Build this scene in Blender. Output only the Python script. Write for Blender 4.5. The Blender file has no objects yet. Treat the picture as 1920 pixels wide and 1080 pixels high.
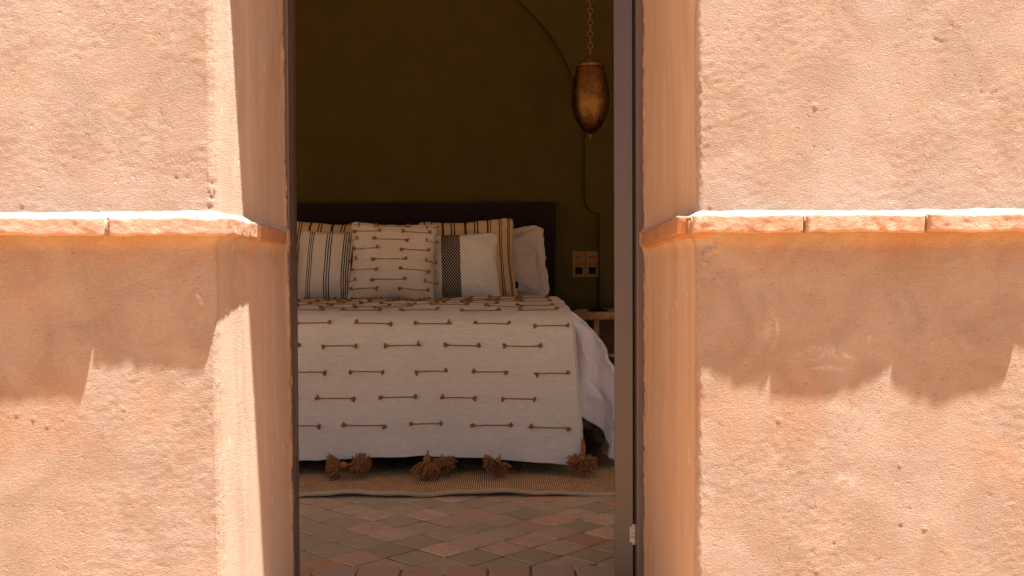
import bpy, bmesh, math, random
import numpy as np
from mathutils import Vector, Matrix, Euler

random.seed(7)
sc = bpy.context.scene
R = math.radians

# ------------------------------------------------------------------ camera, sky, sun, exposure
EYE = 0.85
cam_d = bpy.data.cameras.new("camera")
cam = bpy.data.objects.new("camera", cam_d)
sc.collection.objects.link(cam)
sc.camera = cam
cam_d.sensor_width = 36.0
cam_d.lens = 36.0
cam_d.clip_start = 0.05
cam_d.clip_end = 2000
cam.location = (0, 0, EYE)
_rot = (Matrix.Rotation(R(-0.45), 4, 'Z') @ Matrix.Rotation(R(90 - 1.19), 4, 'X') @ Matrix.Rotation(R(-0.22), 4, 'Z'))
cam.rotation_euler = _rot.to_euler()

SUN = Vector((0.190, -0.137, 1.0)).normalized()          # towards the sun
elev = math.asin(SUN.z)
azim = math.atan2(SUN.x, SUN.y)
world = bpy.data.worlds.new("World")
sc.world = world
world.use_nodes = True
wn = world.node_tree.nodes
wl = world.node_tree.links
sky = wn.new('ShaderNodeTexSky')
sky.sky_type = 'NISHITA'
sky.sun_disc = False
sky.sun_elevation = elev
sky.sun_rotation = azim
sky.air_density = 1.0
sky.dust_density = 1.5
wl.new(sky.outputs[0], wn['Background'].inputs[0])
wn['Background'].inputs[1].default_value = 0.05
sun_d = bpy.data.lights.new("sun", 'SUN')
sun_d.energy = 5.0
sun_d.angle = R(0.75)
sun_d.color = (1.0, 0.97, 0.92)
sun = bpy.data.objects.new("sun", sun_d)
sun.rotation_euler = (-SUN).to_track_quat('-Z', 'Y').to_euler()
sun.location = SUN * 20
sc.collection.objects.link(sun)
sc.view_settings.view_transform = 'Standard'
sc.view_settings.look = 'None'
sc.view_settings.gamma = 1.0
sc.view_settings.use_curve_mapping = False
sc.view_settings.exposure = 2.12
sc.render.engine = 'CYCLES'
sc.cycles.max_bounces = 14
sc.cycles.diffuse_bounces = 9
sc.cycles.glossy_bounces = 4
sc.cycles.use_denoising = True
sc.cycles.caustics_reflective = False
sc.cycles.caustics_refractive = False
sc.cycles.sample_clamp_indirect = 6.0

# ------------------------------------------------------------------ numpy noise
def _hash(ix, iy, seed):
    h = (ix.astype(np.int64) * 374761393 + iy.astype(np.int64) * 668265263 + seed * 1274126177) & 0xffffffff
    h = ((h ^ (h >> 13)) * 1274126177) & 0xffffffff
    h = h ^ (h >> 16)
    return (h & 0xffff) / 65535.0 * 2 - 1

def vnoise(x, y, seed=0):
    ix = np.floor(x); iy = np.floor(y)
    fx = x - ix; fy = y - iy
    fx = fx * fx * fx * (fx * (fx * 6 - 15) + 10)
    fy = fy * fy * fy * (fy * (fy * 6 - 15) + 10)
    a = _hash(ix, iy, seed); b = _hash(ix + 1, iy, seed)
    c = _hash(ix, iy + 1, seed); d = _hash(ix + 1, iy + 1, seed)
    return (a * (1 - fx) + b * fx) * (1 - fy) + (c * (1 - fx) + d * fx) * fy

def fbm(x, y, seed=0, octaves=4, gain=0.5):
    x = np.asarray(x, float); y = np.asarray(y, float)
    t = np.zeros(np.broadcast(x, y).shape); amp = 1.0
    for o in range(octaves):
        t = t + amp * vnoise(x * 2 ** o + 17.3 * o, y * 2 ** o - 9.1 * o, seed + o * 31)
        amp *= gain
    return t

def sstep(a, b, x):
    t = np.clip((x - a) / (b - a), 0, 1)
    return t * t * (3 - 2 * t)

# ------------------------------------------------------------------ object helpers
col = sc.collection

def tag(o, label=None, cat=None, group=None, kind=None):
    if label: o['label'] = label
    if cat: o['category'] = cat
    if group: o['group'] = group
    if kind: o['kind'] = kind
    return o

def link(name, me, m=None, parent=None, smooth=False):
    o = bpy.data.objects.new(name, me)
    col.objects.link(o)
    if m is not None and len(me.materials) == 0:
        me.materials.append(m)
    if parent is not None:
        o.parent = parent
    if smooth:
        me.polygons.foreach_set('use_smooth', [True] * len(me.polygons))
    return o

def empty(name, loc=(0, 0, 0), rot=(0, 0, 0)):
    o = bpy.data.objects.new(name, None)
    col.objects.link(o)
    o.location = loc
    o.rotation_euler = rot
    o.empty_display_size = 0.1
    return o

def mesh_np(name, V, F, uv=None, colors=None):
    """V (n,3), F (m,4) or list of faces"""
    me = bpy.data.meshes.new(name)
    if isinstance(F, np.ndarray):
        n = len(F); k = F.shape[1]
        me.vertices.add(len(V)); me.vertices.foreach_set('co', np.asarray(V, np.float32).ravel())
        me.loops.add(n * k); me.loops.foreach_set('vertex_index', F.astype(np.int32).ravel())
        me.polygons.add(n); me.polygons.foreach_set('loop_start', np.arange(0, n * k, k, dtype=np.int32))
        me.update(calc_edges=True)
    else:
        me.from_pydata([tuple(v) for v in V], [], F)
    if uv is not None:
        lay = me.uv_layers.new(name='UVMap')
        idx = np.empty(len(me.loops), np.int32); me.loops.foreach_get('vertex_index', idx)
        lay.data.foreach_set('uv', np.asarray(uv, np.float32)[idx].ravel())
    if colors is not None:
        for nm, arr in colors.items():
            a = me.color_attributes.new(nm, 'FLOAT_COLOR', 'POINT')
            c = np.ones((len(V), 4), np.float32); c[:, :3] = arr
            a.data.foreach_set('color', c.ravel())
    me.validate()
    return me

def grid_faces(nu, nv, closed_u=False, flip=False):
    """vertex index = i*nv + j , i in nu, j in nv"""
    i = np.arange(nu if closed_u else nu - 1); j = np.arange(nv - 1)
    I, J = np.meshgrid(i, j, indexing='ij')
    I2 = (I + 1) % nu
    F = np.stack([I * nv + J, I2 * nv + J, I2 * nv + J + 1, I * nv + J + 1], -1).reshape(-1, 4)
    if flip: F = F[:, ::-1]
    return F

class MB:
    """collects simple shapes into one bmesh"""
    def __init__(s): s.bm = bmesh.new()
    def box(s, lo, hi, bevel=0.0, seg=2):
        r = bmesh.ops.create_cube(s.bm, size=1.0)
        vs = r['verts']
        c = [(a + b) / 2 for a, b in zip(lo, hi)]; d = [b - a for a, b in zip(lo, hi)]
        for v in vs: v.co = Vector((c[k] + v.co[k] * d[k] for k in range(3)))
        if bevel:
            es = list({e for v in vs for e in v.link_edges})
            bmesh.ops.bevel(s.bm, geom=es, offset=bevel, segments=seg, affect='EDGES', profile=0.6)
        return s
    def tube(s, pts, rad, n=8, cap=True):
        pts = [Vector(p) for p in pts]
        rs = rad if hasattr(rad, '__len__') else [rad] * len(pts)
        rings = []
        ref = Vector((0, 0, 1))
        for i, p in enumerate(pts):
            t = (pts[min(i + 1, len(pts) - 1)] - pts[max(i - 1, 0)]).normalized()
            if abs(t.dot(ref)) > 0.95: ref = Vector((1, 0, 0)) if abs(t.x) < 0.9 else Vector((0, 1, 0))
            a = t.cross(ref).normalized(); b = t.cross(a).normalized()
            ref = b.cross(t).normalized() if False else ref
            rings.append([s.bm.verts.new(p + (a * math.cos(2 * math.pi * k / n) + b * math.sin(2 * math.pi * k / n)) * rs[i]) for k in range(n)])
        for r0, r1 in zip(rings[:-1], rings[1:]):
            for k in range(n):
                s.bm.faces.new((r0[k], r0[(k + 1) % n], r1[(k + 1) % n], r1[k]))
        if cap:
            s.bm.faces.new(rings[0][::-1]); s.bm.faces.new(rings[-1])
        return s
    def lathe(s, prof, n=48, c=(0, 0, 0), cap=True):
        rings = []
        for r, z in prof:
            rings.append([s.bm.verts.new((c[0] + r * math.cos(2 * math.pi * k / n), c[1] + r * math.sin(2 * math.pi * k / n), c[2] + z)) for k in range(n)])
        for r0, r1 in zip(rings[:-1], rings[1:]):
            for k in range(n):
                s.bm.faces.new((r0[k], r0[(k + 1) % n], r1[(k + 1) % n], r1[k]))
        if cap:
            s.bm.faces.new(rings[0][::-1]); s.bm.faces.new(rings[-1])
        return s
    def build(s, name, m, parent=None, smooth=False, loc=None):
        bmesh.ops.recalc_face_normals(s.bm, faces=s.bm.faces)
        me = bpy.data.meshes.new(name)
        s.bm.to_mesh(me); s.bm.free()
        o = link(name, me, m, parent, smooth)
        if loc is not None: o.location = loc
        return o

def W(px, py, Y):
    """point at depth Y seen at photo pixel px,py (used once per thing to read off its real place)"""
    return Vector(((px - 945) * Y / 1920, Y, EYE - (py - 500) * Y / 1920))

# ------------------------------------------------------------------ materials
class Mat:
    def __init__(s, name, rough=0.8, spec=0.3, color=None, metallic=0.0):
        s.m = bpy.data.materials.new(name); s.m.use_nodes = True
        s.t = s.m.node_tree; s.b = s.t.nodes['Principled BSDF']
        s.b.inputs['Roughness'].default_value = rough
        s.b.inputs['Specular IOR Level'].default_value = spec
        s.b.inputs['Metallic'].default_value = metallic
        if color: s.b.inputs['Base Color'].default_value = (*color, 1)
        s._co = None
    def n(s, typ, **kw):
        nd = s.t.nodes.new(typ)
        for k, v in kw.items():
            if k in nd.inputs.keys():
                inp = nd.inputs[k]
                if isinstance(v, bpy.types.NodeSocket): s.t.links.new(v, inp)
                else: inp.default_value = v
            else: setattr(nd, k, v)
        return nd
    def l(s, a, b): s.t.links.new(a, b)
    def coords(s, kind='Object'):
        return s.n('ShaderNodeTexCoord').outputs[kind]
    def mapping(s, vec, scale=(1, 1, 1), rot=(0, 0, 0), loc=(0, 0, 0)):
        m = s.n('ShaderNodeMapping'); s.l(vec, m.inputs[0])
        m.inputs['Scale'].default_value = scale; m.inputs['Rotation'].default_value = rot; m.inputs['Location'].default_value = loc
        return m.outputs[0]
    def noise(s, vec, scale, detail=4, rough=0.55, dist=0.0):
        nd = s.n('ShaderNodeTexNoise'); s.l(vec, nd.inputs['Vector'])
        nd.inputs['Scale'].default_value = scale; nd.inputs['Detail'].default_value = detail
        nd.inputs['Roughness'].default_value = rough; nd.inputs['Distortion'].default_value = dist
        return nd.outputs['Fac']
    def ramp(s, fac, stops, interp='LINEAR'):
        nd = s.n('ShaderNodeValToRGB'); s.l(fac, nd.inputs[0]); cr = nd.color_ramp; cr.interpolation = interp
        while len(cr.elements) > 1: cr.elements.remove(cr.elements[-1])
        cr.elements[0].position = stops[0][0]; c0 = stops[0][1]
        cr.elements[0].color = (*c0, 1) if hasattr(c0, '__len__') else (c0, c0, c0, 1)
        for p, c in stops[1:]:
            e = cr.elements.new(p); e.color = (*c, 1) if hasattr(c, '__len__') else (c, c, c, 1)
        return nd.outputs[0]
    def mix(s, fac, a, b, blend='MIX'):
        nd = s.n('ShaderNodeMix', data_type='RGBA', blend_type=blend)
        for inp, v in ((nd.inputs[0], fac), (nd.inputs[6], a), (nd.inputs[7], b)):
            if isinstance(v, bpy.types.NodeSocket): s.l(v, inp)
            elif hasattr(v, '__len__'): inp.default_value = (*v, 1)
            else: inp.default_value = v
        return nd.outputs[2]
    def math(s, op, a, b=0.0, clamp=False):
        nd = s.n('ShaderNodeMath', operation=op, use_clamp=clamp)
        for inp, v in ((nd.inputs[0], a), (nd.inputs[1], b)):
            if isinstance(v, bpy.types.NodeSocket): s.l(v, inp)
            else: inp.default_value = v
        return nd.outputs[0]
    def bump(s, h, dist, strength=1.0, prev=None):
        nd = s.n('ShaderNodeBump'); s.l(h, nd.inputs['Height'])
        nd.inputs['Distance'].default_value = dist; nd.inputs['Strength'].default_value = strength
        if prev is not None: s.l(prev, nd.inputs['Normal'])
        return nd.outputs[0]
    def out(s, color=None, normal=None, rough=None):
        if color is not None: s.l(color, s.b.inputs['Base Color'])
        if normal is not None: s.l(normal, s.b.inputs['Normal'])
        if rough is not None: s.l(rough, s.b.inputs['Roughness'])
        return s.m

def mat_stucco():
    M = Mat('stucco', 0.9, 0.15)
    co = M.coords()
    big = M.noise(co, 3.2, 5, 0.6)
    mid = M.noise(co, 14, 5, 0.62, 0.6)
    fine = M.noise(M.mapping(co, (1, 1, 1.6), (0, R(18), 0)), 190, 4, 0.65)
    grit = M.noise(co, 520, 2, 0.6)
    base = M.ramp(big, [(0.30, (0.315, 0.226, 0.170)), (0.5, (0.335, 0.250, 0.197)), (0.72, (0.368, 0.290, 0.240))])
    base = M.mix(M.ramp(mid, [(0.38, 0.0), (0.62, 0.42)]), base, (0.315, 0.205, 0.13))
    base = M.mix(M.ramp(fine, [(0.45, 0.0), (0.68, 0.42)]), base, (0.47, 0.32, 0.23))
    base = M.mix(M.ramp(grit, [(0.70, 0.0), (0.76, 0.45)]), base, (0.66, 0.54, 0.45))
    base = M.mix(M.ramp(M.noise(co, 9, 4, 0.6, 0.8), [(0.45, 0.0), (0.68, 0.22)]), base, (0.34, 0.205, 0.13))
    vo = M.n('ShaderNodeTexVoronoi', feature='DISTANCE_TO_EDGE'); vo.inputs['Scale'].default_value = 4.2
    wv = M.n('ShaderNodeTexNoise'); M.l(co, wv.inputs['Vector']); wv.inputs['Scale'].default_value = 11; wv.inputs['Detail'].default_value = 5
    va = M.n('ShaderNodeVectorMath', operation='MULTIPLY_ADD'); M.l(wv.outputs['Color'], va.inputs[0]); va.inputs[1].default_value = (.16, .16, .16); M.l(co, va.inputs[2])
    M.l(va.outputs[0], vo.inputs['Vector'])
    ck = M.math('MULTIPLY', M.ramp(vo.outputs['Distance'], [(0.0, 0.7), (0.0045, 0.0)]), M.ramp(M.noise(co, 2.3, 2), [(0.64, 0.0), (0.72, 0.35)]))
    base = M.mix(ck, base, (0.15, 0.08, 0.045))
    at = M.n('ShaderNodeVertexColor', layer_name='stain')
    sep = M.n('ShaderNodeSeparateColor'); M.l(at.outputs[0], sep.inputs[0])
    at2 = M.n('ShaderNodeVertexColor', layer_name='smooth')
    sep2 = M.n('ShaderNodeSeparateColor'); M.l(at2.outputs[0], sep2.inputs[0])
    base = M.mix(M.math('MULTIPLY', sep2.outputs[1], 0.9), base, (0.60, 0.405, 0.265))  # reveals coloured lighter to offset the weak light inside the opening
    base = M.mix(M.math('MULTIPLY', sep2.outputs[2], 0.42), base, (0.42, 0.36, 0.32))  # left reveal greyed to imitate its pale sunlit strip
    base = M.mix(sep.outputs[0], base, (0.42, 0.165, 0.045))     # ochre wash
    base = M.mix(sep.outputs[1], base, (0.80, 0.70, 0.62))      # lime / chalk marks, plus painted sun on the ledge top
    base = M.mix(sep.outputs[2], base, (0.16, 0.085, 0.05))     # dirt and chips
    h1 = M.noise(M.mapping(co, (1, 1, 1.9), (0, R(24), 0)), 185, 5, 0.72, 0.4)
    h2 = M.noise(co, 330, 3, 0.6)
    h = M.math('ADD', h1, M.math('MULTIPLY', h2, 0.45))
    pits = M.ramp(M.noise(co, 62, 2, 0.5), [(0.27, 0.0), (0.33, 1.0)])
    h = M.math('ADD', h, M.math('MULTIPLY', pits, 0.5))
    h = M.math('MULTIPLY', h, M.math('SUBTRACT', 1.0, M.math('MULTIPLY', sep2.outputs[0], 0.66)))
    rg_ = M.ramp(M.noise(co, 9, 4, 0.6, 0.8), [(0.36, 0.62), (0.62, 1.0)])
    nrm = M.bump(h, 0.0048, 1.0)
    nrm.node.inputs['Strength'].default_value = 1.0; M.l(rg_, nrm.node.inputs['Strength'])
    return M.out(base, nrm)

def mat_brick():
    M = Mat('ledge_brick', 0.88, 0.15)
    co = M.coords()
    info = M.n('ShaderNodeObjectInfo')
    vec = M.n('ShaderNodeVectorMath', operation='ADD'); M.l(co, vec.inputs[0]); M.l(info.outputs['Location'], vec.inputs[1])
    v = vec.outputs[0]
    a = M.noise(v, 22, 5, 0.65, 0.8)
    b = M.noise(M.mapping(v, (0.75, 1, 1.2)), 210, 5, 0.7)
    c = M.ramp(a, [(0.32, (0.34, 0.165, 0.09)), (0.5, (0.40, 0.22, 0.13)), (0.68, (0.48, 0.31, 0.215))])
    c = M.mix(M.ramp(b, [(0.5, 0.0), (0.7, 0.5)]), c, (0.56, 0.41, 0.31))
    c = M.mix(M.ramp(b, [(0.30, 0.45), (0.42, 0.0)]), c, (0.24, 0.09, 0.04))
    sp = M.n('ShaderNodeSeparateXYZ'); M.l(v, sp.inputs[0])
    c = M.mix(M.math('MULTIPLY', info.outputs['Random'], 0.6), c, (0.47, 0.29, 0.22))
    h = M.math('ADD', b, M.math('MULTIPLY', M.noise(v, 70, 3, 0.5), 0.5))
    return M.out(c, M.bump(h, 0.0022, 0.9))

def mat_painted_ledge():
    M = Mat('painted_ledge', 0.8, 0.2)
    co = M.coords()
    b = M.noise(M.mapping(co, (3, 3, 0.6)), 40, 4, 0.6)
    c = M.ramp(b, [(0.35, (0.37, 0.15, 0.055)), (0.65, (0.46, 0.24, 0.14))])
    return M.out(c, M.bump(b, 0.001, 0.5))

def mat_tile():
    M = Mat('terracotta_tile', 0.5, 0.35)
    info = M.n('ShaderNodeObjectInfo')
    co = M.coords()
    vec = M.n('ShaderNodeVectorMath', operation='ADD'); M.l(co, vec.inputs[0])
    M.l(info.outputs['Location'], vec.inputs[1]); v = vec.outputs[0]
    a = M.noise(v, 16, 5, 0.6, 0.9); b = M.noise(v, 70, 4, 0.6)
    c = M.mix(M.ramp(a, [(0.4, 0.0), (0.65, 0.55)]), info.outputs['Color'], (0.54, 0.41, 0.28))
    c = M.mix(M.ramp(b, [(0.28, 0.4), (0.42, 0.0)]), c, (0.20, 0.12, 0.07))
    r = M.ramp(a, [(0.35, 0.38), (0.7, 0.62)])
    return M.out(c, M.bump(M.math('ADD', a, M.math('MULTIPLY', b, 0.3)), 0.0022, 0.7), r)

def mat_plain(name, color, rough=0.8, spec=0.3, metallic=0.0, nscale=30, var=0.15, bump=0.0006):
    M = Mat(name, rough, spec, None, metallic)
    co = M.coords()
    a = M.noise(co, nscale, 5, 0.6)
    lo = tuple(c * (1 - var) for c in color); hi = tuple(min(1, c * (1 + var)) for c in color)
    return M.out(M.ramp(a, [(0.3, lo), (0.7, hi)]), M.bump(a, bump, 0.8) if bump else None)

def mat_cloth(name, color, color2=None, weave=900, var=0.1, sheen=0.0, bump=0.0012, slub=True, crease=0.0):
    M = Mat(name, 0.92, 0.12)
    co = M.coords()
    color2 = color2 or tuple(c * (1 - var) for c in color)
    s1 = M.noise(M.mapping(co, (1, 1, 7)), 24, 5, 0.7)
    s2 = M.noise(M.mapping(co, (7, 3, 1)), 60, 4, 0.7)
    fib = M.noise(co, weave, 2, 0.5)
    c = M.mix(M.ramp(s1, [(0.35, 0.0), (0.7, 1.0)]), color, color2)
    c = M.mix(M.ramp(fib, [(0.35, 0.35), (0.55, 0.0)]), c, tuple(x * 0.62 for x in color2))
    h = M.math('ADD', M.math('MULTIPLY', s1, 1.0 if slub else 0.3), M.math('MULTIPLY', s2, 0.4))
    h = M.math('ADD', h, M.math('MULTIPLY', fib, 0.35))
    M.b.inputs['Sheen Weight'].default_value = sheen
    nb = None
    if crease:
        n1 = M.math('ABSOLUTE', M.math('SUBTRACT', M.noise(M.mapping(co, (1, 1, .22)), 7, 2, 0.45, 0.8), 0.5))
        n2 = M.math('ABSOLUTE', M.math('SUBTRACT', M.noise(M.mapping(co, (1, .6, .4)), 17, 2, 0.5, 0.8), 0.5))
        nb = M.bump(M.math('ADD', n1, M.math('MULTIPLY', n2, .4)), crease, 1.0)
    return M.out(c, M.bump(h, bump, 0.8, nb))

def mat_stripes(name, base, dark, edges, weave=700, dots=None):
    """stripes across U; edges = sorted list of (u, isdark)"""
    M = Mat(name, 0.92, 0.1)
    uv = M.coords('UV')
    sp = M.n('ShaderNodeSeparateXYZ'); M.l(uv, sp.inputs[0])
    wob = M.noise(uv, 3.5, 2); u = M.math('ADD', sp.outputs[0], M.math('MULTIPLY', M.math('SUBTRACT', wob, 0.5), 0.012))
    mask = None
    for (a, b) in edges:
        r = M.math('MULTIPLY', M.math('GREATER_THAN', u, a), M.math('LESS_THAN', u, b))
        mask = r if mask is None else M.math('MAXIMUM', mask, r)
    co = M.coords()
    s1 = M.noise(M.mapping(co, (1, 1, 5)), 40, 5, 0.7); fib = M.noise(co, weave, 2, 0.5)
    b0 = M.mix(M.ramp(s1, [(0.35, 0.0), (0.7, 0.7)]), base, tuple(x * 0.84 for x in base))
    b0 = M.mix(M.ramp(fib, [(0.35, 0.4), (0.55, 0.0)]), b0, tuple(x * 0.6 for x in base))
    dk = dark
    if dots is not None:
        w = M.n('ShaderNodeTexVoronoi', feature='F1'); M.l(M.mapping(uv, (dots, dots * 0.72, 1)), w.inputs['Vector'])
        w.inputs['Scale'].default_value = 1.0; w.inputs['Randomness'].default_value = 0.0
        w2 = M.n('ShaderNodeTexVoronoi', feature='F1'); M.l(M.mapping(uv, (dots, dots * 0.72, 1), loc=(0.5, 0.5, 0)), w2.inputs['Vector'])
        w2.inputs['Scale'].default_value = 1.0; w2.inputs['Randomness'].default_value = 0.0
        dd = M.math('MINIMUM', w.outputs['Distance'], w2.outputs['Distance'])
        dk = M.mix(M.math('LESS_THAN', dd, 0.20), dark, (0.50, 0.38, 0.26))
    c = M.mix(mask, b0, dk)
    return M.out(c, M.bump(M.math('ADD', s1, M.math('MULTIPLY', fib, 0.5)), 0.001, 0.7))

def mat_rug():
    M = Mat('jute_rug', 0.95, 0.08)
    co = M.coords()
    wob = M.noise(M.mapping(co, (1, 0.25, 1)), 9, 3, 0.6)
    sp = M.n('ShaderNodeSeparateXYZ'); M.l(co, sp.inputs[0])
    x = M.math('ADD', sp.outputs[0], M.math('MULTIPLY', wob, 0.022))
    sn = M.math('SINE', M.math('MULTIPLY', x, 2 * math.pi / 0.0082))
    yb = M.noise(M.mapping(co, (260, 60, 1)), 1.0, 3, 0.6)
    patch = M.noise(M.mapping(co, (1, 2.5, 1)), 20, 4, 0.65)
    c = M.mix(M.ramp(M.math('ADD', M.math('MULTIPLY', sn, 0.28), yb), [(0.42, 0.0), (0.62, 1.0)]), (0.32, 0.165, 0.06), (0.80, 0.54, 0.30))
    c = M.mix(M.ramp(patch, [(0.5, 0.0), (0.62, 0.7)]), c, (0.40, 0.22, 0.085))
    h = M.math('ADD', M.math('MULTIPLY', sn, 0.5), yb)
    return M.out(c, M.bump(h, 0.0016, 0.9))

def mat_brass_hammered():
    M = Mat('hammered_brass', 0.3, 0.5, None, 1.0)
    co = M.coords()
    w = M.n('ShaderNodeTexVoronoi', feature='SMOOTH_F1'); M.l(M.mapping(co, (1, 1, 1.6)), w.inputs['Vector']); w.inputs['Scale'].default_value = 170
    a = M.noise(co, 26, 4, 0.6)
    c = M.ramp(a, [(0.3, (0.17, 0.07, 0.018)), (0.7, (0.30, 0.14, 0.042))])
    c = M.mix(M.ramp(w.outputs['Distance'], [(0.35, 0.0), (0.7, 0.75)]), c, (0.09, 0.04, 0.012))
    return M.out(c, M.bump(w.outputs['Distance'], 0.0016, 1.0), M.ramp(a, [(0.3, 0.24), (0.7, 0.36)]))

MS = mat_stucco(); MBR = mat_brick(); MPL = mat_painted_ledge(); MT = mat_tile()
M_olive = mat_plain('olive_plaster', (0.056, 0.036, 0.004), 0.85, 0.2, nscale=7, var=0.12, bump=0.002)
M_cream = mat_plain('cream_plaster', (0.82, 0.75, 0.65), 0.9, 0.2)
M_ceiling = mat_plain('pale_ceiling', (0.82, 0.75, 0.65), 0.9, 0.2)
M_grout = mat_plain('cement_grout', (0.19, 0.13, 0.085), 0.95, 0.1, nscale=90, var=0.3, bump=0.002)
M_frame = mat_plain('brown_painted_metal', (0.125, 0.080, 0.062), 0.42, 0.5, nscale=12, var=0.10, bump=0.0003)
M_leaf = mat_plain('taupe_painted_metal', (0.088, 0.058, 0.044), 0.38, 0.5, nscale=9, var=0.07, bump=0.0003)
M_gap_shade = mat_plain('gap_shade', (0.010, 0.008, 0.007), 0.8, 0.2)  # near black, paints the shade in the gap by the leaf
M_hinge = mat_plain('worn_hinge_metal', (0.46, 0.38, 0.32), 0.45, 0.5, nscale=120, var=0.5)
M_ground = mat_plain('courtyard_gravel', (0.42, 0.36, 0.29), 0.9, 0.15, nscale=6, var=0.15, bump=0.004)
M_bounce_patio = mat_plain('orange_bounce_patio', (0.42, 0.208, 0.070), 0.9, 0.15, nscale=6, var=0.15, bump=0.004)  # orange picked for the warm light it bounces onto the stucco
M_head = mat_plain('maroon_headboard', (0.016, 0.0055, 0.004), 0.85, 0.15, nscale=200, var=0.2)
M_base = mat_plain('dark_bed_base', (0.05, 0.02, 0.014), 0.8, 0.2)
M_blanket = mat_cloth('cream_wool', (0.82, 0.70, 0.565), (0.70, 0.585, 0.465), 700, sheen=0.1, bump=0.0034, crease=0.008)
M_cush = mat_cloth('cream_cotton', (0.66, 0.52, 0.39), (0.55, 0.425, 0.31), 800, bump=0.0009)
M_duvet = mat_cloth('white_percale', (0.74, 0.665, 0.635), (0.70, 0.62, 0.59), 1500, bump=0.0002, slub=False, crease=0.02)
M_yarn = mat_cloth('rust_yarn', (0.38, 0.175, 0.05), (0.27, 0.115, 0.03), 1200, bump=0.0008)
M_yarn_t = mat_cloth('tassel_yarn', (0.40, 0.175, 0.065), (0.26, 0.10, 0.034), 1200, bump=0.0008)
M_rug = mat_rug()
M_bind = mat_cloth('ivory_binding', (0.62, 0.46, 0.28), (0.5, 0.37, 0.22), 500)
M_brass = mat_brass_hammered()
M_chain = mat_plain('aged_brass', (0.30, 0.155, 0.05), 0.38, 0.5, 1.0, nscale=60, var=0.35, bump=0.0004)
M_plate = mat_plain('satin_brass_plate', (0.20, 0.085, 0.018), 0.6, 0.2, 0.0, nscale=40, var=0.10, bump=0)
M_black = mat_plain('black_plastic', (0.005, 0.0045, 0.004), 0.8, 0.1)
M_stool = mat_plain('pale_wood', (0.34, 0.19, 0.07), 0.65, 0.3, nscale=26, var=0.4, bump=0.001)
M_stool_d = mat_plain('dark_wood', (0.10, 0.035, 0.018), 0.7, 0.3, nscale=40, var=0.35, bump=0.001)

def mat_glass():
    M = Mat('door_glass', 0.02, 0.5, (0.95, 0.97, 0.96))
    M.b.inputs['Transmission Weight'].default_value = 1.0
    M.b.inputs['IOR'].default_value = 1.45
    return M.m
M_glass = mat_glass()

# ------------------------------------------------------------------ setting: ground, room shell
def box_obj(name, lo, hi, m, parent=None, bevel=0.0):
    return MB().box(lo, hi, bevel).build(name, m, parent)

o = MB().box((-5, -6, -0.06), (5, 1.855, 0.0)).build('bounce_patio', M_bounce_patio); tag(o, kind='structure')  # unseen ground piece added so its bounce warms the shaded wall
g = MB(); g.box((-60, -80, -0.30), (60, 60, -0.31)); g.box((-60, -80, -0.3095), (60, 1.857, -0.05)); g.box((-60, 1.859, -0.3095), (-4.4, 60, -0.05)); g.box((4.4, 1.859, -0.3095), (60, 60, -0.05)); o = g.build('ground', M_ground); tag(o, kind='structure')
RY0, RY1, RX0, RX1, RZ = 2.53, 6.10, -3.1, 2.45, 3.30
o = box_obj('floor', (RX0 - .2, 2.4005, -0.30), (RX1 + .2, RY1 + .2, 0.0052), M_grout); tag(o, kind='structure'); floor = o
o = box_obj('ceiling', (RX0 - .2, RY0, RZ), (RX1 + .2, RY1 + .2, RZ + .2), M_ceiling); tag(o, kind='structure')
for nm, a, b in (('wall_left', RX0 - .2, RX0), ('wall_right', RX1, RX1 + .2)):
    o = MB().box((a, 3.75 if nm == 'wall_left' else 3.45, -0.005), (b, RY1, 2.449)).box((a, RY0, 2.45), (b, RY1, RZ)).box((a, RY0, -0.005), (b, 2.75, 2.449)).build(nm, M_cream); tag(o, kind='structure')  # unseen side openings left between the boxes, added to brighten the room
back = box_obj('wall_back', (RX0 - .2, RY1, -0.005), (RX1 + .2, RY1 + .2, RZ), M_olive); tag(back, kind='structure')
# arch surround in low relief on the back wall (spandrels proud of the niche)
def arch_outline():
    k = RY1 / 1920
    cx = (750 - 945) * k; Rr = 347 * k; zc = EYE - (273 - 500) * k
    pts = []
    xr = cx + Rr
    step = 26 * k; zs = EYE - (375 - 500) * k; zs2 = EYE - (397 - 500) * k
    pts.append((xr + step, 0.0)); pts.append((xr + step, zs2 - .012))
    for i in range(9):
        a = math.pi / 2 * i / 8
        pts.append((xr + step - 0.008 - (step - .008) * math.sin(a), zs2 - .012 + 0.0 + (zs - zs2 + .012) * (1 - math.cos(a))))
    for i in range(49):
        a = math.pi * i / 96
        pts.append((cx + Rr * math.cos(a), zc + Rr * math.sin(a)))
    right = pts
    left = [(2 * cx - x, z) for x, z in reversed(right[:-1])]
    return right + left, cx
out, acx = arch_outline()
bm = bmesh.new()
depth = 0.055
outer = [(RX1, 0.0), (RX1, RZ)] + [(RX0, RZ), (RX0, 0.0)]
poly = out + [(RX0, 0.0), (RX0, RZ), (acx, RZ), (RX1, RZ), (RX1, 0.0)]
fv = [bm.verts.new((x, RY1 - depth, z)) for x, z in poly]
f = bm.faces.new(fv)
r = bmesh.ops.extrude_face_region(bm, geom=[f])
for v in [e for e in r['geom'] if isinstance(e, bmesh.types.BMVert)]: v.co.y += depth - 0.003
bmesh.ops.triangulate(bm, faces=bm.faces[:])
bmesh.ops.recalc_face_normals(bm, faces=bm.faces)
me = bpy.data.meshes.new('arch_surround'); bm.to_mesh(me); bm.free()
o = link('arch_surround', me, M_olive, back)
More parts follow.
